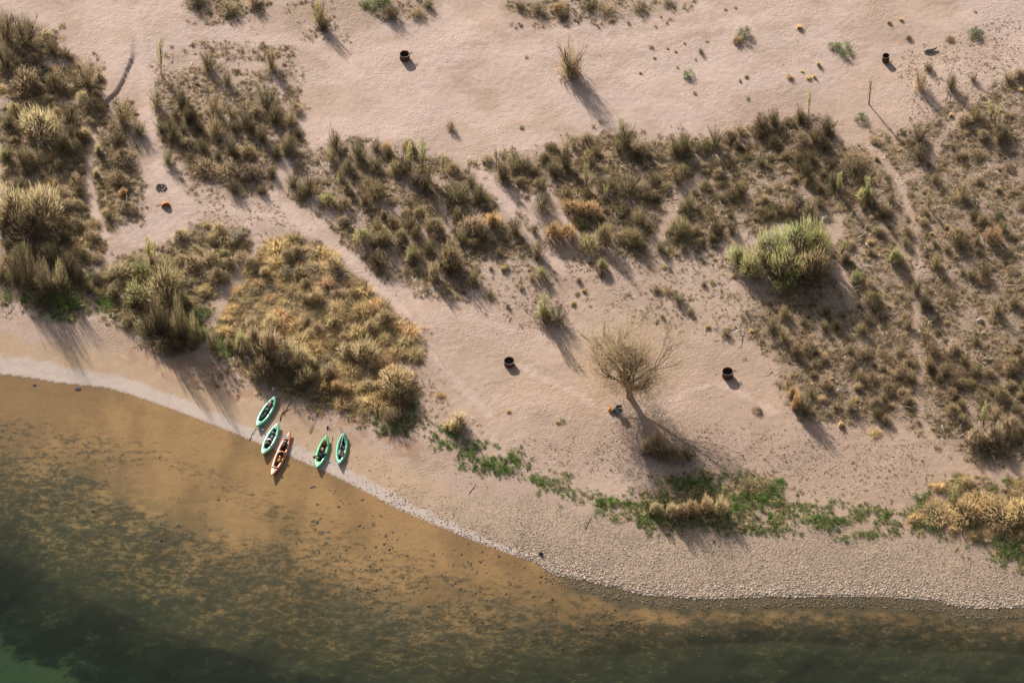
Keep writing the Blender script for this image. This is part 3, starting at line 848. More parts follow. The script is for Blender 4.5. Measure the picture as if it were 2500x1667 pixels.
def setup_labels():
    bins = {}
    for i, p in enumerate(PLANTS):
        key, name = place_of(p[2], p[3])
        row = row_of(key, p[2], p[3])
        bins.setdefault((p[0], p[1], size_word(p[0], p[4]), name, row), []).append(i)
    for (k, c, sz, name, row), idx in bins.items():
        idx.sort(key=lambda i: PLANTS[i][2])
        n = len(idx)
        for q, i in enumerate(idx):
            what = f'{sz} {CWORD[c]} {NOUN[k]}'
            if n == 1: what = what
            elif q == n - 1: what = 'rightmost ' + what
            elif q == 0: what = 'leftmost ' + what
            elif q < n / 2: what = f'{ORD[q]} {what} from left'
            else: what = f'{ORD[n - 1 - q]} {what} from right'
            short = name
            if row: short = f'{row} {name[4:]}'
            lab = what + (' in ' if row else ' in ') + short
            if name.startswith(('the open', 'the bare', 'the pale', 'the sand', 'the slope', 'the upper', 'the ground')):
                lab = lab.replace(' in the', ' on the')
            if len(lab.replace('-', ' ').split()) > 16: lab = lab.replace('medium ', '').replace('large ', '')
            PLANTS[i].append(lab)
            PLANTS[i].append(f'{PLUR[k]} of {name}')


setup_labels()

# ------------------------------------------------------------------ terrain
def axis(lo, hi, step, outer):
    a = list(np.arange(lo, hi + step / 2, step))
    s = step; v = lo; left = []
    while v > -outer:
        s *= 1.35; v -= s; left.append(v)
    s = step; v = hi; right = []
    while v < outer:
        s *= 1.35; v += s; right.append(v)
    return np.array(left[::-1] + a + right)


AX = axis(-51.0, 51.0, 0.155, 700)
AY = axis(-45.0, 54.0, 0.155, 700)
X, Y = np.meshgrid(AX, AY)
Zz = height(X.ravel(), Y.ravel())
x_, y_ = X.ravel(), Y.ravel()
PX, PY = proj(x_, y_, Zz)
behind = (y_ < -200)
PX = np.where(behind, -9999, PX)

shy = f_interp(x_, SHORE)
dsh = polydist(x_, y_, SHORE)
landm = y_ > shy

veg = np.zeros(len(x_))
for poly, w in VEG:
    veg = np.maximum(veg, w * polymask(PX, PY, poly, 14, 16))
far_land = ((PX < -5) | (PX > 2505) | (PY < -5)) & landm
veg = np.where(far_land, np.maximum(veg, 0.6 * sstep(.45, .6, fbm(x_ / 12, y_ / 12, 77))), veg)
path = pathmask(PX, PY)
vegp = veg * (1 - 0.92 * path)
pebb = polymask(PX, PY, Z_PEBB, 40, 30) * 0.5 + 0.45 * polymask(PX, PY, Z_RIGHT, 20, 20)
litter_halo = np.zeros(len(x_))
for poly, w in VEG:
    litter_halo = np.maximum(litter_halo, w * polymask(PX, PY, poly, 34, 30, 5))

C_SAND = np.array([0.445, 0.342, 0.297])
C_SANDB = np.array([0.37, 0.265, 0.197])
C_SOIL = np.array([0.285, 0.212, 0.15])
C_SOILR = np.array([0.27, 0.20, 0.145])
C_BEACH = np.array([0.41, 0.295, 0.205])
C_REDB = np.array([0.335, 0.215, 0.150])
C_SHEEN = np.array([0.46, 0.385, 0.345])
C_GRAV = np.array([0.325, 0.25, 0.188])
C_BED = np.array([0.295, 0.176, 0.078])
C_BEDDK = np.array([0.085, 0.070, 0.042])


def lerp(a, b_, w):
    return a * (1 - w[:, None]) + b_ * w[:, None]


big = fbm(x_ / 9, y_ / 9, 41, 4)
low = fbm(PX / 300, PY / 200, 43, 3)
alb = np.tile(C_SAND, (len(x_), 1))
alb = lerp(alb, C_SANDB, sstep(0.42, 0.62, big) * 0.5)
alb = lerp(alb, C_SANDB * 0.93, sstep(0.5, 0.62, fbm(x_ / 2.4, y_ / 1.9, 91)) * 0.4)
alb = lerp(alb, C_SAND * 1.06, sstep(0.55, 0.66, fbm(x_ / 4.4, y_ / 2.9, 93)) * 0.6)
# the ground gets browner towards the river and the right side
towards = sstep(560, 900, PY) * 0.55 + 0.5 * sstep(1900, 2200, PX) * sstep(100, 300, PY)
alb = lerp(alb, C_SANDB, np.clip(towards, 0, 0.85))
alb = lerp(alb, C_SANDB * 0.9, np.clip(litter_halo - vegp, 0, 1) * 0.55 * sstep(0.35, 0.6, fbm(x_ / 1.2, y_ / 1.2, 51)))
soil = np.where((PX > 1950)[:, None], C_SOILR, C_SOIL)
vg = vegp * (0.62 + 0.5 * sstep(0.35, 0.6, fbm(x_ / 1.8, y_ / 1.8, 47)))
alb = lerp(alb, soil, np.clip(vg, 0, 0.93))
# worn tracks: paler packed sand with darker trodden edges
for pts_, w_ in [([(600, 100), (760, 110), (900, 200), (1150, 130), (1400, 120), (1750, 60), (2000, 30)], 16), ([(330, 60), (345, 150), (350, 210), (365, 320), (390, 440), (470, 500), (640, 520), (760, 570), (880, 660), (980, 750), (1080, 900), (1200, 1010)], 15),
                 ([(1250, 880), (1400, 960), (1500, 1020), (1760, 930), (1900, 1010)], 11), ([(700, 390), (660, 480), (600, 560)], 12), ([(1100, 760), (1230, 800), (1330, 820)], 10), ([(260, 560), (235, 700), (215, 800), (240, 880)], 12)]:
    m_ = (PX > -50) & (PX < 2550) & landm
    d_ = np.full(len(x_), 1e3); d_[m_] = polydist(PX[m_], PY[m_], pts_)
    d_ = d_ + (fbm(PX / 20, PY / 16, 97) - .5) * 26
    alb = lerp(alb, C_SAND * 1.07, sstep(w_, w_ * .3, d_) * .55)
    alb = lerp(alb, C_SANDB * .85, sstep(w_ * .9, w_ * 1.4, d_) * sstep(w_ * 2.4, w_ * 1.5, d_) * .28 * sstep(.4, .6, fbm(x_ / .6, y_ / .5, 99)))
# beach: smooth tan sand near the water, left half
beach = sstep(4.7, 3.2, dsh + (fbm(x_ / 2, y_ / 2, 61) - .5) * 2.0) * sstep(1350, 1000, PX)
alb = lerp(alb, C_BEACH, beach)
redb = polymask(PX, PY, [(300, 830), (420, 850), (560, 900), (700, 980), (860, 1010), (1000, 1060), (1100, 1140), (1000, 1130), (860, 1080), (760, 1050), (600, 990), (480, 960), (380, 910), (300, 880)], 18, 16)
alb = lerp(alb, C_REDB, redb * 0.9 * sstep(0.4, 0.6, fbm(x_ / 0.7, y_ / 0.7, 63)))
# gravel bar
gravw = sstep(900, 1300, PX + (fbm(x_ / 3, y_ / 3, 65) - .5) * 260)
gtop = np.interp(PX, [850, 1000, 1200, 1400, 1600, 1800, 2100, 2300, 2500], [1215, 1200, 1205, 1240, 1290, 1310, 1300, 1330, 1390])
grav = gravw * sstep(-40, 40, PY - gtop + (fbm(x_ / 2, y_ / 2, 67) - .5) * 60) * landm
alb = lerp(alb, C_GRAV, grav * 0.9)
# sheen of the wet sand above the waterline, put into the albedo as a paler band
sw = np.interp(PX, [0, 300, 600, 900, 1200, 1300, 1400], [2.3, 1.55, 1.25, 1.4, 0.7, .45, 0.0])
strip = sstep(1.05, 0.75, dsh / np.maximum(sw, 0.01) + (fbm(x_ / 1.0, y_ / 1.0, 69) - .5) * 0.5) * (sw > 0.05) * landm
alb = lerp(alb, C_SHEEN, strip * 0.9)
# bed
dda = polydist(x_, y_, DEEP)
sbed = np.where(y_ < f_interp(x_, DEEP), 1.0 + dda / 6, dsh / (dsh + dda + 1e-6))
bed = np.tile(C_BED, (len(x_), 1))
bed = lerp(bed, C_BED * 0.72, sstep(0.4, 0.65, fbm(x_ / 4, y_ / 7, 71)))
dkband = sstep(1330, 1420, PX) * sstep(2.3, 1.4, dsh + (fbm(x_ / 1.3, y_ / 1.3, 73) - .5) * 1.8)
dkband = np.maximum(dkband, 0.9 * sstep(1900, 2050, PX) * sstep(0.9, 0.2, sbed) * sstep(0.35, 0.6, fbm(x_ / 3, y_ / 3, 75)))
bed = lerp(bed, C_BEDDK, np.clip(dkband, 0, 1) * 0.8)
gbar = polymask(PX, PY, GREENBAR, 26, 22)
wisps = [polymask(PX, PY, q, 10, 12) for q in ([(105, 1500), (150, 1505), (135, 1535), (100, 1540)], [(200, 1530), (250, 1545), (240, 1570), (205, 1565)], [(130, 1600), (200, 1590), (300, 1640), (230, 1650), (160, 1640)])]
algae = 0.12 + 0.34 * sstep(0.12, 0.35, sbed) + 0.42 * sstep(0.35, 0.8, sbed) * (0.5 + fbm(x_ / 9, y_ / 9, 79)) + 0.4 * sstep(0.85, 1.05, sbed)
clear_p = polymask(PX, PY, [(230, 1160), (380, 1130), (560, 1210), (700, 1290), (640, 1330), (480, 1300), (330, 1240)], 30, 30)
clear_p = np.maximum(clear_p, polymask(PX, PY, [(0, 950), (220, 980), (420, 1060), (300, 1060), (100, 1030), (0, 1010)], 20, 20))
algae = algae * (1 - 0.8 * clear_p)
deepd = sstep(0.72, 1.25, sbed + (fbm(x_ / 7, y_ / 4.5, 87) - .5) * .7)
mot = fbm(x_ / 4.2, y_ / 2.6, 83, 3) * .55 + fbm(x_ / 0.9, y_ / 0.6, 85, 3) * .45
bed = lerp(bed, np.array([.19, .145, .065]), deepd * .8)
bed = lerp(bed, C_BEDDK * 0.6, deepd * (0.25 + 0.75 * sstep(.44, .55, mot)))
bed = lerp(bed, C_BEDDK * 1.1, (1 - deepd) * sstep(.2, .85, sbed) * .8 * sstep(.51, .58, mot))
for w_, s_ in [(gbar, 1.0)] + [(q, 0.45) for q in wisps]:
    bed = lerp(bed, np.array([0.19, 0.17, 0.085]), w_ * s_)
    algae = algae * (1 - w_ * s_)
alb = np.where(landm[:, None], alb, bed)

mixr = np.clip(np.maximum(veg * 1.1, litter_halo * 0.7) * (1 - path) + polymask(PX, PY, Z_DOTS, 30, 20) * 0.8, 0, 1) * landm
mixg = np.where(landm, np.clip(grav + pebb * 0.55, 0, 1), 0.5 * np.clip(dkband, 0, 1))
mixb = np.where(landm, 0, np.clip(algae, 0, 1))
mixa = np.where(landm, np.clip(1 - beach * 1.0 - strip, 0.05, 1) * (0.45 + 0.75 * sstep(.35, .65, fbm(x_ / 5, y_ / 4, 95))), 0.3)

ny, nx = X.shape
idx = np.arange(ny * nx).reshape(ny, nx)
F = np.stack([idx[:-1, :-1], idx[:-1, 1:], idx[1:, 1:], idx[1:, :-1]], -1).reshape(-1, 4)
me = mesh_tris('ground', np.stack([x_, y_, Zz], 1), F, M_GROUND, True)
ca = me.color_attributes.new('albedo', 'FLOAT_COLOR', 'POINT')
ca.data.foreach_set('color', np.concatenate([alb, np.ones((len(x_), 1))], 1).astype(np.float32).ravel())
cm = me.color_attributes.new('mix', 'FLOAT_COLOR', 'POINT')
cm.data.foreach_set('color', np.stack([mixr, mixg, mixb, mixa], 1).astype(np.float32).ravel())
g = link('ground', me); g['kind'] = 'structure'

# river: a closed body whose top is the water level; it lies under the land and shows where the bed is lower
bx = (-690, 690, -690, 690, -9.0, 0.0)
vs = [(a, b_, c) for c in (bx[4], bx[5]) for b_ in (bx[2], bx[3]) for a in (bx[0], bx[1])]
fs = [(0, 2, 3, 1), (4, 5, 7, 6), (0, 1, 5, 4), (2, 6, 7, 3), (0, 4, 6, 2), (1, 3, 7, 5)]
r_ = link('river', mesh_tris('river', vs, fs, M_WATER)); r_['kind'] = 'structure'

# ------------------------------------------------------------------ the placed plants
rp = np.random.default_rng(5)
gxx, gyy, gzz = ground(np.array([p[2] for p in PLANTS]), np.array([p[3] for p in PLANTS]))
for i, p in enumerate(PLANTS):
    k, c, px, py, w, h, lab, grp = p
    R = w / 56.0
    H = max(0.55 * R, (h - (0.12 if k in ('tw', 'sp') else 0.3) * w) / 18.7)
    if k in ('gr', 'wd', 'gb'):
        H = max(0.7 * R, (h - 0.45 * w) / 18.7)
    if k == 'wd': H = max(0.2, 0.45 * R)
    name, fol, stm = NAMES[k]
    var = KINDS[k][int(rp.integers(0, len(KINDS[k])))]
    root = bpy.data.objects.new(name, None)
    COL.objects.link(root)
    root.empty_display_size = 0.3
    # the base line read from the photograph is the lower rim of the plant: set its centre a little behind
    yy = gyy[i] + (R * 0.45 if k in ('tm', 'gb', 'wd') else R * 0.15)
    root.location = (gxx[i], yy, float(height(np.array([gxx[i]]), np.array([yy]))[0]) - 0.03)
    root.rotation_euler = (0, 0, float(rp.uniform(0, 6.28)))
    root.scale = (R * rp.uniform(0.82, 1.22), R * rp.uniform(0.82, 1.22), H * rp.uniform(0.85, 1.15))
    col = np.array(COLORS[c]) * rp.uniform(0.85, 1.15) * (1 + rp.normal(size=3) * 0.022)
    f_ = link(fol, var[1], root, [float(q) for q in np.clip(col, 0, 1)])
    s_ = link(stm, var[0], root)
    tag(root, lab, CATG[k], grp)

# ------------------------------------------------------------------ ground cover drawn by instancing (nobody could count it)
def cover(name, pts_px, kinds, tints, sizes, mat, label, seed, flat=1.0, zoff=0.0, at_ground=True):
    """pts_px (n,2): pixels; kinds: list of meshes; tints (n,3); sizes (n,)"""
    r = np.random.default_rng(seed)
    x, y, z = ground(pts_px[:, 0], pts_px[:, 1])
    me = bpy.data.meshes.new(name)
    n = len(x)
    me.vertices.add(n)
    me.vertices.foreach_set('co', np.stack([x, y, z + zoff], 1).astype(np.float32).ravel())
    a = me.attributes.new('tint', 'FLOAT_COLOR', 'POINT')
    a.data.foreach_set('color', np.concatenate([tints, np.ones((n, 1))], 1).astype(np.float32).ravel())
    a = me.attributes.new('size', 'FLOAT_VECTOR', 'POINT')
    sz = np.stack([sizes * r.uniform(.8, 1.25, n), sizes * r.uniform(.8, 1.25, n), sizes * flat * r.uniform(.7, 1.3, n)], 1)
    a.data.foreach_set('vector', sz.astype(np.float32).ravel())
    a = me.attributes.new('turn', 'FLOAT_VECTOR', 'POINT')
    rt = np.stack([r.normal(size=n) * .12, r.normal(size=n) * .12, r.uniform(0, 6.28, n)], 1)
    a.data.foreach_set('vector', rt.astype(np.float32).ravel())
    a = me.attributes.new('pick', 'INT', 'POINT')
    a.data.foreach_set('value', r.integers(0, len(kinds), n).astype(np.int32))
    o = link(name, me)
    col = bpy.data.collections.new(name + '_pieces')
    for q, km in enumerate(kinds):
        po = bpy.data.objects.new(f'{name}_piece_{q:02d}', km)
        col.objects.link(po)
    ng = bpy.data.node_groups.new(name, 'GeometryNodeTree')
    ng.interface.new_socket('Geometry', in_out='INPUT', socket_type='NodeSocketGeometry')
    ng.interface.new_socket('Geometry', in_out='OUTPUT', socket_type='NodeSocketGeometry')
    N = ng.nodes; L = ng.links
    gi = N.new('NodeGroupInput'); go = N.new('NodeGroupOutput')
    iop = N.new('GeometryNodeInstanceOnPoints')
    ci = N.new('GeometryNodeCollectionInfo'); ci.inputs['Collection'].default_value = col
    ci.inputs['Separate Children'].default_value = True; ci.inputs['Reset Children'].default_value = True

    def attr(nm, ty):
        q = N.new('GeometryNodeInputNamedAttribute'); q.data_type = ty; q.inputs['Name'].default_value = nm
        return q.outputs['Attribute']
    L.new(gi.outputs[0], iop.inputs['Points'])
    L.new(ci.outputs[0], iop.inputs['Instance'])
    iop.inputs['Pick Instance'].default_value = True
    L.new(attr('pick', 'INT'), iop.inputs['Instance Index'])
    L.new(attr('turn', 'FLOAT_VECTOR'), iop.inputs['Rotation'])
    L.new(attr('size', 'FLOAT_VECTOR'), iop.inputs['Scale'])
    L.new(iop.outputs[0], go.inputs[0])
    md = o.modifiers.new('scatter', 'NODES'); md.node_group = ng
    o['kind'] = 'stuff'; o['label'] = label
    return o


def small_tuft(rng, n=34):
    a = rng.uniform(0, 2 * math.pi, n); r = 0.25 * np.sqrt(rng.uniform(0, 1, n))
    b0 = np.stack([np.cos(a) * r, np.sin(a) * r, np.zeros(n)], 1)
    tl = rng.uniform(0.1, 1.2, n)
    d = np.stack([np.cos(a) * np.sin(tl), np.sin(a) * np.sin(tl), np.cos(tl)], 1) + rng.normal(size=(n, 3)) * .2
    return blades(rng, b0, d, rng.uniform(.5, 1, n), rng.uniform(.05, .09, n), .1, .3)


def small_brush(rng, n=44):
    u = hemi(rng, n, 0.0)
    c = u * rng.uniform(0.2, 0.8, n)[:, None] * [1, 1, .6]
    return blades(rng, c, u + rng.normal(size=(n, 3)) * .8 + [0, 0, .3], rng.uniform(.25, .6, n), rng.uniform(.04, .09, n), .0, .3)


def small_leaf(rng, n=40):
    c = np.stack([rng.normal(size=n) * .4, rng.normal(size=n) * .4, rng.uniform(.05, .7, n)], 1)
    return leaves(rng, c, rng.uniform(.1, .24, n), 1.0)


rg = np.random.default_rng(31)
TUFTS = [mesh_tris('tuft', *small_tuft(rg), M_FOLI) for _ in range(6)]
BRUSH = [mesh_tris('brush', *small_brush(rg), M_FOLI) for _ in range(6)]
LEAFY = [mesh_tris('leafy', *small_leaf(rg), M_FOLI) for _ in range(6)]


def scatter(poly, n, seed, clump=0.0, avoid_path=True, cs=40.0):
    r = np.random.default_rng(seed)
    xs = [p[0] for p in poly]; ys = [p[1] for p in poly]
    x = r.uniform(max(min(xs) - 10, -60), min(max(xs) + 10, 2560), n * 3); y = r.uniform(max(min(ys) - 10, -60), max(ys) + 10, n * 3)
    keep = polymask(x, y, poly, 26, 46, seed) > r.uniform(0, 1, len(x))
    if clump > 0:
        v = fbm(x / cs, y / cs * 1.3, seed, 3)
        keep &= sstep(0.5 - 0.2 * (1 - clump) - .08, 0.56, v) > r.uniform(0, 1, len(x)) * clump
    if avoid_path:
        keep &= pathmask(x, y) < 0.3
    x, y = x[keep][:n], y[keep][:n]
    return np.stack([x, y], 1)


def tint(n, cols, w, seed, dark=1.0):
    r = np.random.default_rng(seed)
    k = r.choice(len(cols), n, p=np.array(w) / sum(w))
    c = np.array([COLORS[q] for q in cols])[k]
    return np.clip(c * r.uniform(.7, 1.3, (n, 1)) * dark, 0, 1)


# low brush and dead litter in all scrub areas
pp = []; tt = []; ss = []
for q, (poly, n, cols, w, s0, s1, cl) in enumerate([
        (Z_LEFT, 3200, 'kdbgt', (3, 3, 3, 2, 3), .2, .5, .35), (Z_STRIP, 900, 'kdbg', (3, 3, 3, 2), .18, .4, .3), (Z_UPPER, 2300, 'kdbt', (2, 3, 3, 4), .14, .4, .5),
        (Z_TOPA, 500, 'kdb', (3, 3, 3), .16, .35, .5), (Z_TOPB, 500, 'kdb', (3, 3, 3), .12, .3, .8), (Z_TOPC, 700, 'kdb', (4, 3, 2), .14, .34, .6),
        (Z_MID, 3000, 'kdbt', (2, 3, 3, 4), .16, .45, .5), (Z_THICK, 4400, 'kdbt', (3, 4, 3, 4), .14, .5, .62), (Z_RIGHT, 9000, 'kdbt', (2, 3, 4, 5), .12, .42, .5),
        (Z_PEBB, 700, 'kdb', (3, 3, 3), .08, .2, .8), (Z_ISLA, 1500, 'kdgy', (2, 3, 3, 2), .2, .45, .1), (Z_ISLB, 4200, 'dgot', (2, 3, 4, 2), .22, .5, .1),
        (Z_ISLB_TOP, 900, 'kds', (3, 3, 3), .16, .34, .3), (Z_BR, 800, 'kgo', (2, 3, 3), .2, .45, .2), (Z_LOWSHADE, 500, 'kd', (4, 2), .12, .3, .3),
        (Z_CORE, 500, 'kdg', (3, 3, 3), .16, .34, .3), (Z_SPARSE, 1500, 'kdbt', (2, 3, 3, 5), .08, .26, .75), (Z_SPARSL, 300, 'kdbt', (2, 3, 3, 5), .08, .2, .75),
        (Z_EASTB, 450, 'kdbt', (2, 3, 3, 5), .08, .22, .7)]):
    a = scatter(poly, n, 200 + q, cl)
    pp.append(a); tt.append(tint(len(a), list(cols), w, 300 + q)); ss.append(np.random.default_rng(400 + q).uniform(s0, s1, len(a)))
pp = np.concatenate(pp); tt = np.concatenate(tt); ss = np.concatenate(ss)
h1 = np.random.default_rng(9).uniform(0, 1, len(pp)) < 0.55
cover('low_brush', pp[h1], BRUSH, tt[h1], ss[h1], M_FOLI, 'low tangled brush and litter between the shrubs', 1, 0.75)
cover('dry_grass', pp[~h1], TUFTS, tt[~h1], ss[~h1], M_FOLI, 'short dry grass between the shrubs', 2, 0.85)

def deadwood(rng):
    ps = []
    for q in range(5):
        a0 = rng.uniform(-1, 1, 3) * [.6, .6, .1] + [0, 0, .15]
        dr = rng.normal(size=3) * [1, 1, .3]; dr /= np.linalg.norm(dr)
        L_ = rng.uniform(.6, 1.6)
        ps.append(tube(np.array([a0, a0 + dr * L_ * .5 + rng.normal(size=3) * .12, a0 + dr * L_ + rng.normal(size=3) * .2]), np.array([.035, .025, .01]) * rng.uniform(.6, 1.3), 3))
    return cat(ps)


M_DEAD = foliage_mat('bleached_wood', 0.0, True)
DEAD = [mesh_tris('dead_wood', *deadwood(rg), M_DEAD) for _ in range(5)]
a = np.concatenate([scatter(q, n_, 850 + i, .0) for i, (q, n_) in enumerate([(Z_LEFT, 150), (Z_THICK, 170), (Z_RIGHT, 300), (Z_MID, 120), (Z_ISLB, 90), (Z_ISLB_TOP, 60), (Z_ISLA, 60), (Z_UPPER, 90), (Z_STRIP, 40), (Z_SPARSE, 40)])])
rd = np.random.default_rng(44)
cover('dead_wood', a, DEAD, np.array([.42, .36, .30]) * rd.uniform(.5, 1.4, (len(a), 1)), rd.uniform(.35, 1.0, len(a)), M_DEAD, 'bleached dead branches lying in the scrub', 9, 1.0)

# green ground cover by the river, and scattered seedlings
pp = []; tt = []; ss = []
for q, (poly, n, cols, w, s0, s1, cl) in enumerate([
        (Z_GRN1, 460, 'vny', (4, 2, 1), .12, .32, .7), (Z_GRN2, 2900, 'vnyg', (4, 3, 2.4, 1.4), .08, .28, .82), (Z_CORE, 700, 'vyg', (3, 2, 2), .14, .34, .4), (Z_DOTS, 900, 'kdn', (4, 3, 2), .06, .13, .6),
        (Z_BR, 350, 'vn', (3, 2), .14, .3, .6), ([(60, 700), (200, 690), (215, 745), (165, 778), (90, 755)], 260, 'vn', (3, 1), .18, .34, .2),
        ([(236, 700), (262, 695), (300, 770), (260, 755)], 90, 'vn', (3, 1), .16, .3, .2), ([(505, 770), (550, 770), (570, 880), (510, 830)], 130, 'vn', (3, 1), .16, .32, .2),
        ([(860, 985), (1010, 990), (1010, 1040), (940, 1048)], 200, 'vk', (3, 2), .16, .32, .3), ([(2440, 1300), (2540, 1300), (2540, 1390), (2420, 1350)], 300, 'vny', (3, 3, 2), .14, .28, .2)]):
    a = scatter(poly, n, 500 + q, cl, cs=30.0)
    pp.append(a); tt.append(tint(len(a), list(cols), w, 600 + q)); ss.append(np.random.default_rng(700 + q).uniform(s0, s1, len(a)))
cover('green_ground_cover', np.concatenate(pp), LEAFY, np.concatenate(tt), np.concatenate(ss), M_FOLI, 'low green plants creeping along the upper edge of the beach', 3, 0.8)


# pebbles
def pebble(rng):
    t_ = (1 + 5 ** .5) / 2
    v = np.array([(-1, t_, 0), (1, t_, 0), (-1, -t_, 0), (1, -t_, 0), (0, -1, t_), (0, 1, t_), (0, -1, -t_), (0, 1, -t_), (t_, 0, -1), (t_, 0, 1), (-t_, 0, -1), (-t_, 0, 1)], float)
    v /= np.linalg.norm(v[0]); v *= rng.uniform(.75, 1.2, (12, 1)); v *= [1, .8, .55]
    f = [(0, 11, 5), (0, 5, 1), (0, 1, 7), (0, 7, 10), (0, 10, 11), (1, 5, 9), (5, 11, 4), (11, 10, 2), (10, 7, 6), (7, 1, 8), (3, 9, 4), (3, 4, 2), (3, 2, 6), (3, 6, 8), (3, 8, 9), (4, 9, 5), (2, 4, 11), (6, 2, 10), (8, 6, 7), (9, 8, 1)]
    return v, np.array(f)


mp_, t, out = newmat('pebble_stone')
a = t.nodes.new('ShaderNodeAttribute'); a.attribute_type = 'INSTANCER'; a.attribute_name = 'tint'
b = t.nodes.new('ShaderNodeBsdfPrincipled'); b.inputs['Roughness'].default_value = .85; b.inputs['Specular IOR Level'].default_value = .2
t.links.new(a.outputs['Color'], b.inputs['Base Color']); t.links.new(b.outputs[0], out.inputs[0])
PEB = [mesh_tris('pebble', *pebble(rg), mp_) for _ in range(6)]


def peb_band(n, seed, x0, x1, f_lo, f_hi, smin, smax, base, power=1.0):
    """pebbles between f_lo and f_hi metres inland of the waterline (negative = under water)"""
    r = np.random.default_rng(seed)
    x = r.uniform(x0, x1, n)
    px = x
    sy_ = np.interp(px, [p[0] for p in SHORE_PX], [p[1] for p in SHORE_PX])
    u = r.uniform(0, 1, n) ** power
    off = (f_lo + (f_hi - f_lo) * u) * 20.8
    y = sy_ - off
    s = (smin * .55 + (smax * 1.25 - smin * .55) * r.uniform(0, 1, n) ** 2.2) * (1.25 - 0.5 * u)
    c = np.array(base) * r.uniform(.45, 1.5, (n, 1)) * (1 + r.normal(size=(n, 3)) * .07)
    return np.stack([px, y], 1), np.clip(c, 0, 1), s


bands = [peb_band(26000, 1, 1260, 2540, -0.2, 7.5, .03, .075, (.37, .29, .225), 1.9), peb_band(5000, 2, 1300, 2540, -0.3, 1.6, .05, .115, (.39, .31, .245)), peb_band(5000, 6, 1330, 2540, -1.5, 0.1, .03, .08, (.17, .13, .085)),
         peb_band(3500, 3, 940, 1500, 0.05, 4.0, .03, .065, (.26, .21, .16)), peb_band(1400, 4, 700, 1300, 0.0, 4.5, .025, .05, (.2, .15, .11))]
pp, tt, ss = [np.concatenate(q) for q in zip(*bands)]
km = (fbm(pp[:, 0] / 30, pp[:, 1] / 18, 3) > 0.4) | (ss > .07)
cover('gravel', pp[km], PEB, tt[km], ss[km], mp_, 'pebbles and cobbles of the gravel bar', 5, .65)
# dark stones on the bed
r = np.random.default_rng(77)
poly = [(780, 1190), (900, 1230), (1060, 1300), (1240, 1380), (1330, 1410), (1500, 1460), (1560, 1530), (1450, 1570), (1300, 1580), (1100, 1520), (900, 1470), (780, 1380), (720, 1280)]
a = scatter(poly, 520, 800, 1.0, False, 26.0)
a2 = scatter([(0, 960), (700, 1130), (1500, 1500), (2500, 1500), (2500, 1560), (1300, 1620), (0, 1350)], 160, 801, 1.0, False, 40.0)
a = np.concatenate([a, a2])
cc = np.array([.085, .064, .04]) * r.uniform(.6, 1.6, (len(a), 1))
cover('bed_stones', a, PEB, cc, r.uniform(.05, .22, len(a)) * r.uniform(.4, 1, len(a)), mp_, 'dark stones lying on the river bed', 6, .35)
# stones strewn over the dry flat at the right
a = np.concatenate([scatter(Z_RIGHT, 3200, 810, .3, False), scatter(Z_PEBB, 1500, 811, .3, False), scatter(Z_DOTS, 500, 812, .3)])
cc = np.array([.33, .26, .2]) * r.uniform(.5, 1.5, (len(a), 1))
cover('scattered_stones', a, PEB, cc, r.uniform(.03, .10, len(a)), mp_, 'small stones strewn over the dry flat', 7, .9)
# dried clods and droppings on the open sand
a = np.concatenate([scatter([(600, 60), (1300, 50), (2200, 0), (2180, 280), (1500, 320), (760, 360)], 220, 820, .0), scatter([(400, 480), (1000, 740), (1300, 700), (1800, 760), (1850, 1050), (1100, 1020)], 260, 821, .0), scatter([(700, 1080), (1300, 1150), (1300, 1240), (900, 1180)], 260, 822, .3)])
cc = np.array([.12, .085, .06]) * r.uniform(.6, 1.7, (len(a), 1))
cover('sand_debris', a, PEB, cc, r.uniform(.02, .07, len(a)), mp_, 'small dark bits lying on the open sand', 8, .7)
#OBJECTS
# ------------------------------------------------------------------ things on the beach
def lathe(prof, n=28):
    """closed profile (r,z) turned round z -> triangles"""
    V = []; F = []
    m = len(prof)
    for i in range(n):
        a = 2 * math.pi * i / n
        for r, z in prof:
            V.append((r * math.cos(a), r * math.sin(a), z))
    for i in range(n):
        for j in range(m - 1):
            p = i * m + j; q = ((i + 1) % n) * m + j
            F += [(p, q, q + 1), (p, q + 1, p + 1)]
    return np.array(V, float), np.array(F)


def box(cx, cy, cz, lx, ly, lz, rot=0.0, taper=1.0):
    V = []
    for z, s in ((-.5, 1), (.5, taper)):
        for x, y in ((-.5, -.5), (.5, -.5), (.5, .5), (-.5, .5)):
            X_ = x * lx * s; Y_ = y * ly * s
            V.append((cx + X_ * math.cos(rot) - Y_ * math.sin(rot), cy + X_ * math.sin(rot) + Y_ * math.cos(rot), cz + z * lz))
    F = [(0, 2, 1), (0, 3, 2), (4, 5, 6), (4, 6, 7), (0, 1, 5), (0, 5, 4), (1, 2, 6), (1, 6, 5), (2, 3, 7), (2, 7, 6), (3, 0, 4), (3, 4, 7)]
    return np.array(V, float), np.array(F)


def ellipsoid(c, r, n=10, m=6, squash=None, rng=None, lump=0.0):
    V = []; F = []
    for i in range(m + 1):
        ph = math.pi * i / m
        for j in range(n):
            th = 2 * math.pi * j / n
            k = 1 + (rng.uniform(-lump, lump) if rng is not None else 0)
            V.append((c[0] + r[0] * k * math.sin(ph) * math.cos(th), c[1] + r[1] * k * math.sin(ph) * math.sin(th), c[2] + r[2] * k * math.cos(ph)))
    for i in range(m):
        for j in range(n):
            a = i * n + j; b_ = i * n + (j + 1) % n
            F += [(a, a + n, b_ + n), (a, b_ + n, b_)]
    return np.array(V, float), np.array(F)


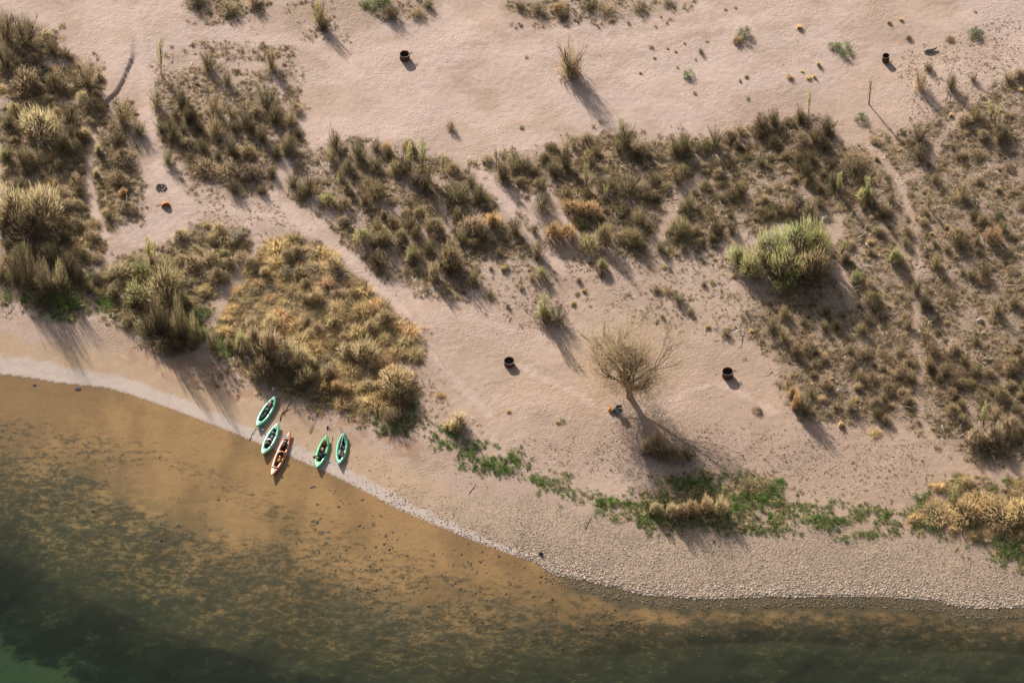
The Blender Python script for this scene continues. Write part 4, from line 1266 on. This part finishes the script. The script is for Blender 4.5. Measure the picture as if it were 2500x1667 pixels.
def thing(name, label, cat_, loc, rz=0.0, group=None):
    o = bpy.data.objects.new(name, None); COL.objects.link(o)
    o.location = loc; o.rotation_euler = (0, 0, rz); o.empty_display_size = .3
    return tag(o, label, cat_, group)


def part(name, vf, mat, parent, smooth=False):
    return link(name, mesh_tris(name, vf[0], vf[1], mat, smooth), parent)


M_RUST = simple('rusty_steel', (0.11, 0.05, 0.03), 0.8, 0.6, 6, 0.3)
M_RIM = simple('worn_rim', (0.20, 0.17, 0.15), 0.55, 0.4, 5, 0.6)
M_ASH = simple('ash', (0.045, 0.05, 0.05), 0.95, 0.5, 9)
M_STONE = simple('ring_stone', (0.23, 0.20, 0.17), 0.9, 0.45, 4)
M_CHAR = simple('charcoal', (0.03, 0.027, 0.025), 0.95, 0.5, 9)
M_ORUST = simple('orange_rust', (0.50, 0.17, 0.07), 0.7, 0.25, 5)
M_WOOD = simple('grey_driftwood', (0.24, 0.20, 0.165), 0.9, 0.3, 6)
M_DKROCK = simple('dark_rock', (0.05, 0.045, 0.038), 0.9, 0.4, 4)
M_PALEROCK = simple('pale_rock', (0.42, 0.36, 0.30), 0.9, 0.2, 4)
M_BLACK = simple('black_fabric', (0.012, 0.013, 0.015), 0.7, 0.3, 12)
M_NAVY = simple('dark_seat_pad', (0.028, 0.032, 0.040), 0.7, 0.3, 12)
M_GREY = simple('grey_fabric', (0.22, 0.22, 0.23), 0.8, 0.25, 12)
M_WHITE = simple('white_plastic', (0.66, 0.68, 0.72), 0.4, 0.08, 5)
M_BLUE = simple('blue_grey_blade', (0.20, 0.30, 0.50), 0.35, 0.2, 5)
M_YEL = simple('yellow_plastic', (0.66, 0.56, 0.16), 0.4, 0.12, 5)
M_GOLD = simple('orange_yellow_fabric', (0.70, 0.36, 0.03), 0.6, 0.2, 8)
M_RED = simple('red_fabric', (0.30, 0.030, 0.022), 0.7, 0.2, 8)
M_PINK = simple('faded_red_fabric', (0.42, 0.16, 0.15), 0.7, 0.2, 8)
M_ORANGE = simple('orange_fabric', (0.80, 0.30, 0.07), 0.6, 0.15, 8)
M_SHAFT = simple('brown_shaft', (0.11, 0.055, 0.03), 0.5, 0.2, 8)
M_STRAP = simple('dark_strap', (0.03, 0.03, 0.032), 0.7, 0.2, 8)


def hull_mat(name, col, rough):
    m, t, out = newmat(name)
    b = t.nodes.new('ShaderNodeBsdfPrincipled')
    b.inputs['Base Color'].default_value = col + (1,)
    b.inputs['Roughness'].default_value = rough
    b.inputs['Coat Weight'].default_value = 0.35
    b.inputs['Coat Roughness'].default_value = 0.25
    tc = t.nodes.new('ShaderNodeTexCoord'); nz = t.nodes.new('ShaderNodeTexNoise')
    nz.inputs['Scale'].default_value = 3.0; nz.inputs['Detail'].default_value = 5
    t.links.new(tc.outputs['Object'], nz.inputs['Vector'])
    mx = t.nodes.new('ShaderNodeMix'); mx.data_type = 'RGBA'
    mx.inputs['A'].default_value = tuple(c * .8 for c in col) + (1,); mx.inputs['B'].default_value = tuple(min(1, c * 1.12) for c in col) + (1,)
    t.links.new(nz.outputs['Fac'], mx.inputs['Factor']); t.links.new(mx.outputs['Result'], b.inputs['Base Color'])
    bp = t.nodes.new('ShaderNodeBump'); bp.inputs['Strength'].default_value = .15; bp.inputs['Distance'].default_value = .03
    t.links.new(nz.outputs['Fac'], bp.inputs['Height']); t.links.new(bp.outputs[0], b.inputs['Normal'])
    t.links.new(b.outputs[0], out.inputs[0])
    return m


M_TEAL = hull_mat('teal_green_vinyl', (0.12, 0.50, 0.32), .32)
M_TEALP = hull_mat('pale_teal_vinyl', (0.30, 0.60, 0.44), .35)
M_MINT = hull_mat('mint_green_vinyl', (0.20, 0.55, 0.38), .32)
M_GRN = hull_mat('bright_green_vinyl', (0.07, 0.48, 0.19), .32)
M_GRNP = hull_mat('pale_green_vinyl', (0.30, 0.62, 0.36), .35)
M_SAL = hull_mat('salmon_orange_vinyl', (0.60, 0.20, 0.11), .4)
M_SALP = hull_mat('tan_orange_vinyl', (0.58, 0.30, 0.17), .45)
M_FLOOR = simple('dark_floor_vinyl', (0.05, 0.10, 0.085), .6, .3, 6)  # dark green vinyl of the kayak floors
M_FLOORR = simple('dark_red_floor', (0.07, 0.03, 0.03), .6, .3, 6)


def kayak(name, label, tip_a, tip_b, beam, mats, kind, seats, group='kayaks pulled up at the waterline'):
    """two inflated side tubes meeting at raised ends, floor, end decks and seats"""
    mt_, md_, mf_ = mats
    zt = 0.42
    g0 = gp((tip_a[0] + tip_b[0]) / 2, (tip_a[1] + tip_b[1]) / 2 + 4)
    z0 = max(g0.z, 0.0) - 0.02
    ax, ay = unproj(*tip_a, z0 + zt); bx_, by_ = unproj(*tip_b, z0 + zt)
    A = np.array([float(ax), float(ay)]); B = np.array([float(bx_), float(by_)])
    L = np.linalg.norm(A - B); mid = (A + B) / 2
    rz = math.atan2(A[1] - B[1], A[0] - B[0])
    gz_a = float(height(np.array([A[0]]), np.array([A[1]]))[0]); gz_b = float(height(np.array([B[0]]), np.array([B[1]]))[0])
    root = thing(name, label, 'kayak', (mid[0], mid[1], z0), rz, group)
    pit = math.atan2(max(gz_a, -.02) - max(gz_b, -.02), L)
    root.rotation_euler = (0, -pit, rz)
    h = L / 2
    T = np.linspace(-1, 1, 33)

    def beam_at(t_): return (beam / 2) * (1 - abs(t_) ** 2.3) ** 0.85
    def rad(t_): return 0.135 * (1 - 0.62 * abs(t_) ** 5) * (beam / .95)
    def rise(t_): return 0.30 * abs(t_) ** 3.2
    for sgn in (-1, 1):
        P_ = [(t_ * h * 0.985, sgn * max(beam_at(t_) - rad(t_) * .9, 0.012), rad(t_) + rise(t_) + .02) for t_ in T]
        part('side_tube', tube(np.array(P_), np.array([rad(t_) for t_ in T]), 12), mt_, root, True)
    # floor between the tubes
    V = []; F = []
    for t_ in T[2:-2]:
        w = max(beam_at(t_) - rad(t_) * 1.2, .02)
        for q in range(7):
            u = -1 + 2 * q / 6
            V.append((t_ * h, u * w, .05 + rise(t_) + 0.018 * math.cos(u * 9)))
    for i in range(len(T) - 5):
        for q in range(6):
            a = i * 7 + q
            F += [(a, a + 1, a + 8), (a, a + 8, a + 7)]
    part('floor', (np.array(V), np.array(F)), mf_, root, True)
    # end decks: raised skins over bow and stern
    for nm, t0, t1 in (('bow_deck', -.985, kind[0]), ('stern_deck', kind[1], .985)):
        V = []; F = []; tt_ = np.linspace(t0, t1, 9)
        for t_ in tt_:
            w = max(beam_at(t_) - rad(t_) * .75, .01)
            for lay in (0, 1):
                for q in range(7):
                    u = -1 + 2 * q / 6
                    V.append((t_ * h, u * w, rad(t_) * 1.75 + rise(t_) + .05 * (1 - u * u) - lay * .02))
        for i in range(8):
            for q in range(6):
                a = i * 14 + q
                F += [(a, a + 14, a + 15), (a, a + 15, a + 1), (a + 7, a + 22, a + 21), (a + 7, a + 8, a + 22)]
            for q in (0, 6):
                a = i * 14 + q
                F += [(a, a + 7, a + 21), (a, a + 21, a + 14)]
        e = 8 * 14
        for q in range(6):
            F += [(q, q + 1, q + 8), (q, q + 8, q + 7), (e + q, e + q + 8, e + q + 1), (e + q, e + q + 7, e + q + 8)]
        part(nm, (np.array(V), np.array(F)), md_, root, False)
        part('grab_handle', tube(np.array([(np.sign(t0 + t1) * h * (.93 + .04 * s_), 0.05 * math.sin(s_ * math.pi), rad(.95) * 2 + rise(.93) + .03) for s_ in np.linspace(0, 1, 5)]), np.full(5, .014), 4), M_STRAP, root)
    for t_, back, m_ in seats:
        w = (beam_at(t_) - rad(t_) * 2) * 1.5
        st_ = part('seat', box(t_ * h, 0, .13 + rise(t_), .46, w, .10), m_, root)
        V, F = box(t_ * h + back * .27, 0, .27 + rise(t_), .07, w, .32)
        part('seat_back', (V, F), m_, root)
    return root, h, z0


def on_kayak(k, x, y, z):
    root, h, _ = k
    mw = Matrix.Translation(root.location) @ root.rotation_euler.to_matrix().to_4x4()
    return mw @ Vector((x * h, y, z)), root.rotation_euler.z


def paddle(name, label, p0, p1, mblade, mshaft, roll=(0.3, 0.3), blades_=(True, True)):
    p0 = Vector(p0); p1 = Vector(p1)
    d = (p1 - p0); L = d.length
    rz = math.atan2(d.y, d.x); pit = math.asin(d.z / L)
    root = thing(name, label, 'paddle', p0, rz, 'paddles lying around the kayaks')
    root.rotation_euler = (0, -pit, rz)
    part('shaft', tube(np.array([(0.3, 0, 0), (L * .35, 0, 0), (L * .65, 0, 0), (L - .3, 0, 0)]), np.full(4, .022), 6), mshaft, root)
    for q, (xx, sg) in enumerate(((0.22, -1), (L - .22, 1))):
        if not blades_[q]: continue
        V = []; F = []
        xs_ = np.linspace(-.26, .26, 9)
        for lay in (0, 1):
            for s_ in xs_:
                wd = .12 * math.sqrt(max(0, 1 - ((s_ * sg - .04) / .31) ** 2)) * (1.0 if s_ * sg > -.1 else .75)
                for u in (-1, 0, 1):
                    V.append((xx + s_, u * wd * math.cos(roll[q]), u * wd * math.sin(roll[q]) + .02 * (1 - u * u) - .018 * lay))
        n_ = 9
        for i in range(n_ - 1):
            for u in range(2):
                a = i * 3 + u; b2 = a + n_ * 3
                F += [(a, a + 3, a + 4), (a, a + 4, a + 1), (b2, b2 + 4, b2 + 3), (b2, b2 + 1, b2 + 4)]
            for u in (0, 2):
                a = i * 3 + u; b2 = a + n_ * 3
                F += [(a, b2, b2 + 3), (a, b2 + 3, a + 3)]
        part('blade', (np.array(V), np.array(F)), mblade, root, False)
    return root


K1 = kayak('kayak', 'teal green kayak highest up the beach, nearest the golden island', (674, 967), (626, 1037), 1.0, (M_TEAL, M_TEALP, M_FLOOR), (-.62, .70), [(-.1, 1, M_NAVY), (.38, 1, M_PINK)])
K2 = kayak('kayak', 'teal kayak between the upper teal kayak and the orange kayak', (680, 1032), (640, 1106), 1.0, (M_MINT, M_TEALP, M_FLOOR), (-.60, .62), [(-.28, 1, M_BLACK), (.22, 1, M_GREY)])
K3 = kayak('kayak', 'long slim salmon orange kayak with two cockpits, half in the water', (709, 1052), (662, 1159), .90, (M_SAL, M_SALP, M_FLOORR), (-.58, .62), [(-.28, 1, M_BLACK), (.36, 1, M_BLACK)])
K4 = kayak('kayak', 'bright green kayak loaded with gear, left of the rightmost kayak', (799, 1062), (773, 1138), .98, (M_GRN, M_GRNP, M_FLOOR), (-.60, .66), [(-.30, 1, M_BLACK), (.40, 1, M_RED)])
K5 = kayak('kayak', 'rightmost green kayak with a white paddle laid along it', (841, 1053), (827, 1129), .98, (M_TEAL, M_MINT, M_FLOOR), (-.72, .74), [(-.34, 1, M_NAVY), (.25, 1, M_NAVY)])
# the orange kayak's extra deck pieces: middle thwart between the cockpits, rolled coaming at the front
for x0, lx, ly, z, m_ in ((.06, .34, .62, .27, M_SAL), (-.60, .10, .66, .33, M_SALP)):
    part('cross_brace', box(x0 * K3[1], 0, z, lx, ly, .10), m_, K3[0])


def gear(name, label, cat_, k, x, y, z, dims, mat, mat2=None, lump=True):
    p_, rz = on_kayak(k, x, y, z)
    root = thing(name, label, cat_, p_, rz + .2, 'gear lying in the kayaks')
    rr = np.random.default_rng(int(abs(x * 1000) + abs(y * 100)) + 3)
    part('body', ellipsoid((0, 0, 0), (dims[0] / 2, dims[1] / 2, dims[2] / 2), 12, 7, rng=rr, lump=.09), mat, root, True)
    part('strap', box(0, 0, 0, dims[0] * .14, dims[1] * 1.02, dims[2] * 1.02), mat2 or M_STRAP, root)
    return root


gear('dry_bag', 'faded red bag in the back of the uppermost teal kayak', 'bag', K1, .42, .05, .30, (.40, .34, .26), M_PINK)
gear('dry_bag', 'pale grey bag amid the uppermost teal kayak', 'bag', K1, .10, .02, .24, (.5, .26, .22), M_GREY)
gear('backpack', 'black backpack at the front of the uppermost teal kayak', 'backpack', K1, -.34, 0, .24, (.55, .36, .26), M_BLACK)
gear('backpack', 'dark maroon backpack in the second teal kayak', 'backpack', K2, -.30, .02, .30, (.45, .36, .28), M_BLACK, M_PINK)
gear('towel', 'rumpled white towel amid the second teal kayak', 'towel', K2, -.06, 0.08, .26, (.36, .46, .14), M_WHITE, M_PINK)
gear('life_jacket', 'yellow life jacket in the front cockpit of the orange kayak', 'life jacket', K3, -.20, -.06, .30, (.66, .28, .22), M_GOLD)
gear('backpack', 'black backpack in the middle of the orange kayak', 'backpack', K3, .00, -.02, .36, (.40, .40, .36), M_BLACK)
gear('backpack', 'black backpack in the rear cockpit of the orange kayak', 'backpack', K3, .36, 0, .30, (.62, .38, .28), M_BLACK)
gear('water_jug', 'small white jug at the rear of the orange kayak', 'jug', K3, .50, 0.02, .34, (.22, .26, .22), M_WHITE)
gear('dry_bag', 'red bag in the rear of the bright green kayak', 'bag', K4, .46, 0, .28, (.30, .40, .26), M_RED)
gear('hat', 'pinkish hat amid the bright green kayak', 'hat', K4, .12, 0, .32, (.40, .34, .16), M_PINK)
gear('backpack', 'black backpack toward the bow of the bright green kayak', 'backpack', K4, -.22, -.04, .28, (.6, .40, .28), M_BLACK)
gear('ball', 'small yellow bag by the bow deck of the bright green kayak', 'bag', K4, -.40, .24, .32, (.24, .24, .22), M_YEL, M_YEL)
gear('life_jacket', 'orange yellow life jacket in the rightmost kayak', 'life jacket', K5, -.26, -.14, .30, (.34, .28, .26), M_GOLD)
gear('dry_bag', 'dark red bag near the bow of the rightmost kayak', 'bag', K5, -.44, -.14, .28, (.34, .26, .24), M_PINK)
gear('dry_bag', 'light grey bag amid the rightmost kayak', 'bag', K5, .04, -.16, .26, (.3, .24, .2), M_GREY)


def at(px, py, dz=0.0):
    p_ = gp(px, py); p_.z = max(p_.z, 0) + dz
    return p_


paddle('paddle', 'yellow bladed paddle lying on the sand between the kayaks', at(757, 1056, .06), at(778, 999, .10), M_YEL, M_SHAFT)
paddle('paddle', 'white bladed paddle sticking out above the uppermost teal kayak', on_kayak(K1, .35, .30, .36)[0], at(669, 949, .22), M_WHITE, M_GREY, (.2, .5), (False, True))
paddle('paddle', 'blue bladed paddle lying between the two teal kayaks', at(634, 1047, .08), on_kayak(K2, .30, .30, .34)[0], M_BLUE, M_SHAFT, (.2, .2), (True, False))
paddle('paddle', 'pale blue paddle resting across the orange kayak and the second teal kayak', on_kayak(K2, .10, -.2, .36)[0], on_kayak(K3, .72, .08, .48)[0], M_WHITE, M_GREY, (.2, .2), (False, True))
paddle('paddle', 'dark bladed paddle poking out behind the bright green kayak', on_kayak(K4, .30, -.1, .34)[0], at(801, 1049, .45), M_NAVY, M_GREY, (.2, .9), (False, True))
paddle('paddle', 'dark paddle across the bow of the bright green kayak', on_kayak(K4, -.42, .55, .34)[0], on_kayak(K4, -.1, -.42, .36)[0], M_NAVY, M_BLACK, (.2, .2))
paddle('paddle', 'white double bladed paddle laid along the rightmost kayak', on_kayak(K5, -.40, .14, .44)[0], on_kayak(K5, .92, -.02, .54)[0], M_WHITE, M_WHITE, (.1, .1))


def stick(label, a, b_, r, mat, n=6, sd=1, name='fallen_branch', cat_='branch'):
    rr = np.random.default_rng(sd)
    root = thing(name, label, cat_, a)
    d = Vector(b_) - Vector(a)
    pts = np.array([[d.x * s_, d.y * s_, d.z * s_] for s_ in np.linspace(0, 1, n)]) + rr.normal(size=(n, 3)) * [.05, .05, .01]
    part('stem', tube(pts, r * np.linspace(1, .5, n), 6), mat, root)
    k = pts[n // 2]
    part('side_shoot', tube(np.array([k, k + rr.normal(size=3) * [.25, .25, .05] + [0, 0, .05]]), np.array([r * .6, r * .2]), 5), mat, root)
    return root


stick('brown stick slanting from the upper kayak toward the shrubs', at(681, 1024, .03), at(711, 978, .05), .045, M_SHAFT, 7, 3)
stick('thin tan stick slanting into the water below the upper kayak', at(608, 1073, .02), at(626, 1043, .04), .025, M_WOOD, 6, 4)
stick('straight tan stick lying on the gravel bar', at(1430, 1290, .03), at(1445, 1256, .03), .03, M_WOOD, 5, 5)
stick('dark thin stick on the beach below the green weeds', at(1143, 1208, .02), at(1162, 1182, .02), .03, M_SHAFT, 5, 6)
stick('bleached dead branch in the scrub above the path', at(196, 300, .15), at(226, 268, .35), .03, M_WOOD, 6, 7)
stick('bleached twisted branch among the left edge scrub', at(40, 360, .15), at(84, 348, .3), .04, M_WOOD, 6, 8)
stick('pale curved branch in the dry flat near the right path', at(2385, 940, .1), at(2390, 900, .3), .03, M_WOOD, 6, 9)
stick('white upright dead twig left of the right path', at(2097, 955, .05), at(2099, 935, .5), .03, M_PALEROCK, 5, 10)
stick('pale forked branch hanging from the golden reeds', at(2412, 1312, .02), at(2421, 1270, .5), .035, M_WOOD, 6, 11)


def barrel(label, px, py, r, h, grate=None, ang=0.0):
    root = thing('fire_barrel', label, 'fire barrel', gp(px, py), ang, 'rusty fire barrels standing on the sand')
    w = .02
    part('drum', lathe([(r * .97, -.06), (r, 0), (r * 1.0, h * .33), (r * 1.02, h * .35), (r, h * .37), (r, h * .66), (r * 1.02, h * .68), (r, h * .7), (r, h), (r - w, h), (r - w, .04), (r * .97, -.06)]), M_RUST, root, False)
    part('rim', lathe([(r + .016, h - .02), (r + .02, h + .012), (r - .012, h + .016), (r - .016, h - .012), (r + .016, h - .02)]), M_RIM, root)
    V = [(0, 0, h * .42)] + [((r - w) * math.cos(a) * .98, (r - w) * math.sin(a) * .98, h * .36 + .03 * math.sin(a * 3)) for a in np.linspace(0, 2 * math.pi, 25)[:-1]]
    F = [(0, 1 + i, 1 + (i + 1) % 24) for i in range(24)]
    part('ash_bed', (np.array(V), np.array(F)), M_ASH, root)
    if grate:
        ps = [box(r * 1.25, q * .07, h * .9, r * .62, .016, .016) for q in range(-2, 3)] + [box(r * 1.55, 0, h * .9, .03, .34, .03), box(r * 1.02, 0, h * .9, .03, .34, .03)]
        part('folded_grate', cat(ps), M_RUST, root)
        part('bracket', box(r * 1.03, 0, h * .6, .05, .08, h * .75), M_RIM, root)
    return root


barrel('wide rusty fire barrel with grate, alone on the upper left sand', 988, 144, .45, .62, True, .25)
barrel('narrow rusty barrel standing on the sand at upper right', 2162, 150, .33, .72)
barrel('low round fire barrel with pale rim, left of the lone tree', 1243, 889, .45, .46)
barrel('rusty fire barrel with side bracket, right of the lone tree', 1776, 918, .47, .62, True, .15)

# stone fire pit
root = thing('fire_pit', 'ring of grey stones round charcoal on the sandy path', 'fire pit', gp(393, 459))
rr = np.random.default_rng(12)
stone_me = [mesh_tris('stone', *[q if j else q * [.11, .11, .11] for j, q in enumerate(pebble(rr))], M_STONE) for _ in range(4)]
for i in range(13):
    a = 2 * math.pi * i / 13
    o = link('stone', stone_me[i % 4], root); o.location = (.42 * math.cos(a) * rr.uniform(.9, 1.1), .42 * math.sin(a), .06); o.rotation_euler = (0, 0, rr.uniform(0, 6)); s_ = rr.uniform(.8, 1.35); o.scale = (s_, s_, s_ * 1.5)
for i in range(7):
    o = link('stone', stone_me[i % 4], root); o.location = (rr.uniform(-.25, .25), rr.uniform(-.25, .25), .07); o.rotation_euler = (0, 0, rr.uniform(0, 6)); s_ = rr.uniform(.5, .9); o.scale = (s_, s_, s_)
part('charcoal', (np.array([(0, 0, .06)] + [(.4 * math.cos(a), .4 * math.sin(a), .015) for a in np.linspace(0, 2 * math.pi, 19)[:-1]]), np.array([(0, 1 + i, 1 + (i + 1) % 18) for i in range(18)])), M_CHAR, root)

# the orange half tub standing on its edge below the fire pit
root = thing('metal_tub', 'rusty orange half tub tipped on its edge below the fire pit', 'tub', gp(405, 503), math.radians(8))
V = []; F = []
n_ = 15
for i in range(n_):
    a = math.pi * i / (n_ - 1)
    for rr_, yy_ in ((.40, .13), (.42, -.13), (.39, -.13), (.37, .10)):
        V.append((rr_ * math.cos(a), yy_, rr_ * 1.18 * math.sin(a) - .04))
for i in range(n_ - 1):
    for q in range(4):
        a = i * 4 + q; b_ = i * 4 + (q + 1) % 4
        F += [(a, b_, b_ + 4), (a, b_ + 4, a + 4)]
part('wall', (np.array(V), np.array(F)), M_ORUST, root)
V = [(0, .12, -.04)] + [(.395 * math.cos(a), .12, .395 * 1.18 * math.sin(a) - .04) for a in np.linspace(0, math.pi, n_)]
V += [(v[0], .145, v[2]) for v in V]
F = [(0, 1 + i, 2 + i) for i in range(n_ - 1)] + [(n_ + 1, n_ + 3 + i, n_ + 2 + i) for i in range(n_ - 1)]
part('bottom', (np.array(V), np.array(F)), M_ORUST, root)
stick('crooked yellowish twig beside the orange tub', at(381, 504, .02), at(394, 499, .05), .025, M_TWIG, 5, 13)

# camp gear by the lone tree
c0 = gp(1498, 1006)
root = thing('folding_chair', 'black folding chair with grey seat at the foot of the tree', 'chair', gp(1512, 1010), math.radians(10))
part('seat', box(0, 0, .40, .50, .46, .05), M_GREY, root)
V, F = box(0, .0, 0, .50, .05, .50); V = V @ np.array(Matrix.Rotation(math.radians(16), 3, 'X')).T + [0, .27, .64]
part('backrest', (V, F), M_BLACK, root)
for sx_, sy_ in ((-1, -1), (1, -1), (-1, 1), (1, 1)):
    part('leg', tube(np.array([(sx_ * .26, sy_ * .24, 0), (sx_ * .18, -sy_ * .1, .40)]), np.full(2, .018), 5), M_BLACK, root)
for sx_ in (-1, 1):
    part('armrest', box(sx_ * .29, 0, .58, .06, .46, .03), M_BLACK, root)
root = thing('backpack', 'pale grey and olive pack beside the folding chair', 'backpack', gp(1503, 1003), .4)
part('body', ellipsoid((0, 0, .24), (.24, .20, .28), 12, 8, rng=np.random.default_rng(4), lump=.08), M_GREY, root, True)
part('pocket', ellipsoid((-.22, -.04, .18), (.12, .14, .16), 10, 6), M_DKROCK, root, True)
part('strap', box(.0, -.19, .26, .06, .04, .4), M_STRAP, root)
root = thing('dry_bag', 'bright orange bag left of the grey pack', 'bag', gp(1488, 1002), .2)
part('body', ellipsoid((0, 0, .18), (.17, .26, .20), 12, 8, rng=np.random.default_rng(5), lump=.07), M_ORANGE, root, True)
part('roll_top', box(0, .20, .34, .22, .07, .07), M_ORANGE, root)


def rock(label, px, py, w, d, h, mat, sd):
    root = gp(px, py); rr = np.random.default_rng(sd)
    V, F = ellipsoid((0, 0, 0), (w / 2, d / 2, h), 9, 6, rng=rr, lump=.16)
    o = link('boulder', mesh_tris('boulder', V, F, mat)); o.location = (root.x, root.y, root.z + h * .1)
    return tag(o, label, 'boulder')


rock('flat pale boulder behind the big bright green shrub', 2016, 536, .85, .6, .30, M_PALEROCK, 1)
rock('white rounded boulder at the right by the dry tufts', 2393, 784, .62, .5, .30, M_PALEROCK, 2)
rock('small dark rock at the edge of the gravel bar', 1320, 1352, .40, .34, .22, M_DKROCK, 3)
rock('dark square stone just under the water at upper left', 190, 949, .55, .45, .04, M_DKROCK, 4)
rock('small dark stone in the shallows at far left', 84, 940, .34, .28, .05, M_DKROCK, 5)
rock('pale rock in the shrubs left of the golden island slope', 1180, 500, .8, .6, .25, M_PALEROCK, 6)
rock('light tan rock below the bright green bush at left edge', 20, 560, .5, .4, .2, M_PALEROCK, 7)
root = thing('driftwood_log', 'grey driftwood log lying on the upper right sand', 'driftwood', gp(2270, 126), .15)
part('log', tube(np.array([(-.6, 0, .10), (-.2, .02, .16), (.2, 0, .17), (.45, .06, .18)]), np.array([.07, .16, .15, .09]), 9), M_WOOD, root)
part('root_end', tube(np.array([(.42, .05, .18), (.62, .12, .24), (.74, .20, .22)]), np.array([.09, .07, .03]), 7), M_SHAFT, root)

# ------------------------------------------------------------------ the lone tree
rr = np.random.default_rng(21)
tree = thing('tree', 'lone bare tree with a wide haze of yellowish twigs on the open sand', 'tree', gp(1537, 968))
part('trunk', tube(np.array([(0, 0, -.2), (0, 0, .3), (-.12, .05, 1.0), (-.28, .08, 1.9), (-.42, .1, 2.7)]), np.array([.36, .29, .24, .21, .17]), 9), M_BARK, tree, True)
tips = []; TW_b = []; TW_d = []; TW_l = []


def grow(p, d, L, r, lev, acc):
    n = 4; pts = [p]; dd = d / np.linalg.norm(d)
    for i in range(n):
        dd = dd + rr.normal(size=3) * .16 + np.array([0, 0, .09]); dd /= np.linalg.norm(dd)
        pts.append(pts[-1] + dd * L / n)
    rad = r * np.linspace(1, .55, n + 1)
    acc.append(tube(np.array(pts), rad, 5 if lev < 2 else 3))
    if lev >= 3:
        tips.append((pts[-1], dd)); tips.append((pts[2], dd)); return
    for q in range(3 if lev else 4):
        k = int(rr.integers(1 if lev else 2, n + 1))
        a = rr.normal(size=3) * (.62 if lev else .5); a[2] = abs(a[2]) * .4
        nd = dd + a
        grow(pts[k], nd, L * rr.uniform(.55, .78), rad[k] * .6, lev + 1, acc)
    grow(pts[-1], dd + rr.normal(size=3) * .2, L * .7, rad[-1] * .8, lev + 1, acc)


for i in range(12):
    a = 2 * math.pi * (i + rr.uniform(-.2, .2)) / 12
    hgt = rr.uniform(0.7, 2.4)
    tlt = rr.uniform(.7, 1.4) if i % 3 else rr.uniform(.05, .5)
    acc = []
    f_ = hgt / 2.7
    p_ = np.array([-.42 * f_, .1 * f_, hgt])
    tlt *= 1.1
    grow(p_, np.array([math.cos(a) * math.sin(tlt), math.sin(a) * math.sin(tlt), math.cos(tlt) + .15]), rr.uniform(2.1, 3.3), .13, 0, acc)
    part('limb', cat(acc), M_BARK, tree)
tp = np.array([q[0] for q in tips]); td = np.array([q[1] for q in tips])
m_ = len(tp)
rep = max(1, 7500 // m_)
b0 = np.repeat(tp, rep, 0) + rr.normal(size=(m_ * rep, 3)) * .22
d0 = np.repeat(td, rep, 0) + rr.normal(size=(m_ * rep, 3)) * .55 + [0, 0, .2]
nx_ = 8500
ue = rr.normal(size=(nx_, 3)); ue /= np.linalg.norm(ue, axis=1, keepdims=True)
lob_ = rr.normal(size=(11, 3)); lob_ /= np.linalg.norm(lob_, axis=1, keepdims=True)
re_ = rr.uniform(.35, 1.0, nx_) ** .6 * (.40 + .70 * np.max(ue @ lob_.T, axis=1) ** 7)
be_ = ue * re_[:, None] * [5.1, 4.8, 3.7] + [-.45, .1, 4.1]
ok_ = be_[:, 2] > .6
b0 = np.concatenate([b0, be_[ok_]]); d0 = np.concatenate([d0, ue[ok_] + [0, 0, .35] + rr.normal(size=(ok_.sum(), 3)) * .4])
v1_ = blades(rr, b0, d0, rr.uniform(.2, .6, len(b0)), rr.uniform(.015, .03, len(b0)), .03, .3)
v2_ = leaves(rr, b0 + rr.normal(size=b0.shape) * .22, rr.uniform(.012, .035, len(b0)), .2)
cr = part('crown', cat([v1_, v2_]), M_FOL, tree)
cr.color = (.54, .43, .27, 1)
# the thin leafless sapling at the upper right
sap = thing('tree', 'thin straight bare sapling with long shadow at upper right', 'tree', gp(2121, 255))
part('trunk', tube(np.array([(0, 0, -.1), (.02, 0, .6), (0, .02, 1.3), (.05, 0, 2.0), (.08, 0, 3.0)]), np.array([.07, .055, .04, .03, .01]), 6), M_BARK, sap)
b0 = np.array([[rr.normal() * .05, rr.normal() * .05, rr.uniform(.9, 2.9)] for _ in range(150)])
d0 = rr.normal(size=(150, 3)) * [.28, .28, .1] + [0, 0, 1]
c_ = part('crown', blades(rr, b0, d0, rr.uniform(.3, .8, 150), rr.uniform(.012, .022, 150), 0, .3), M_FOL, sap)
c_.color = (.34, .25, .13, 1)
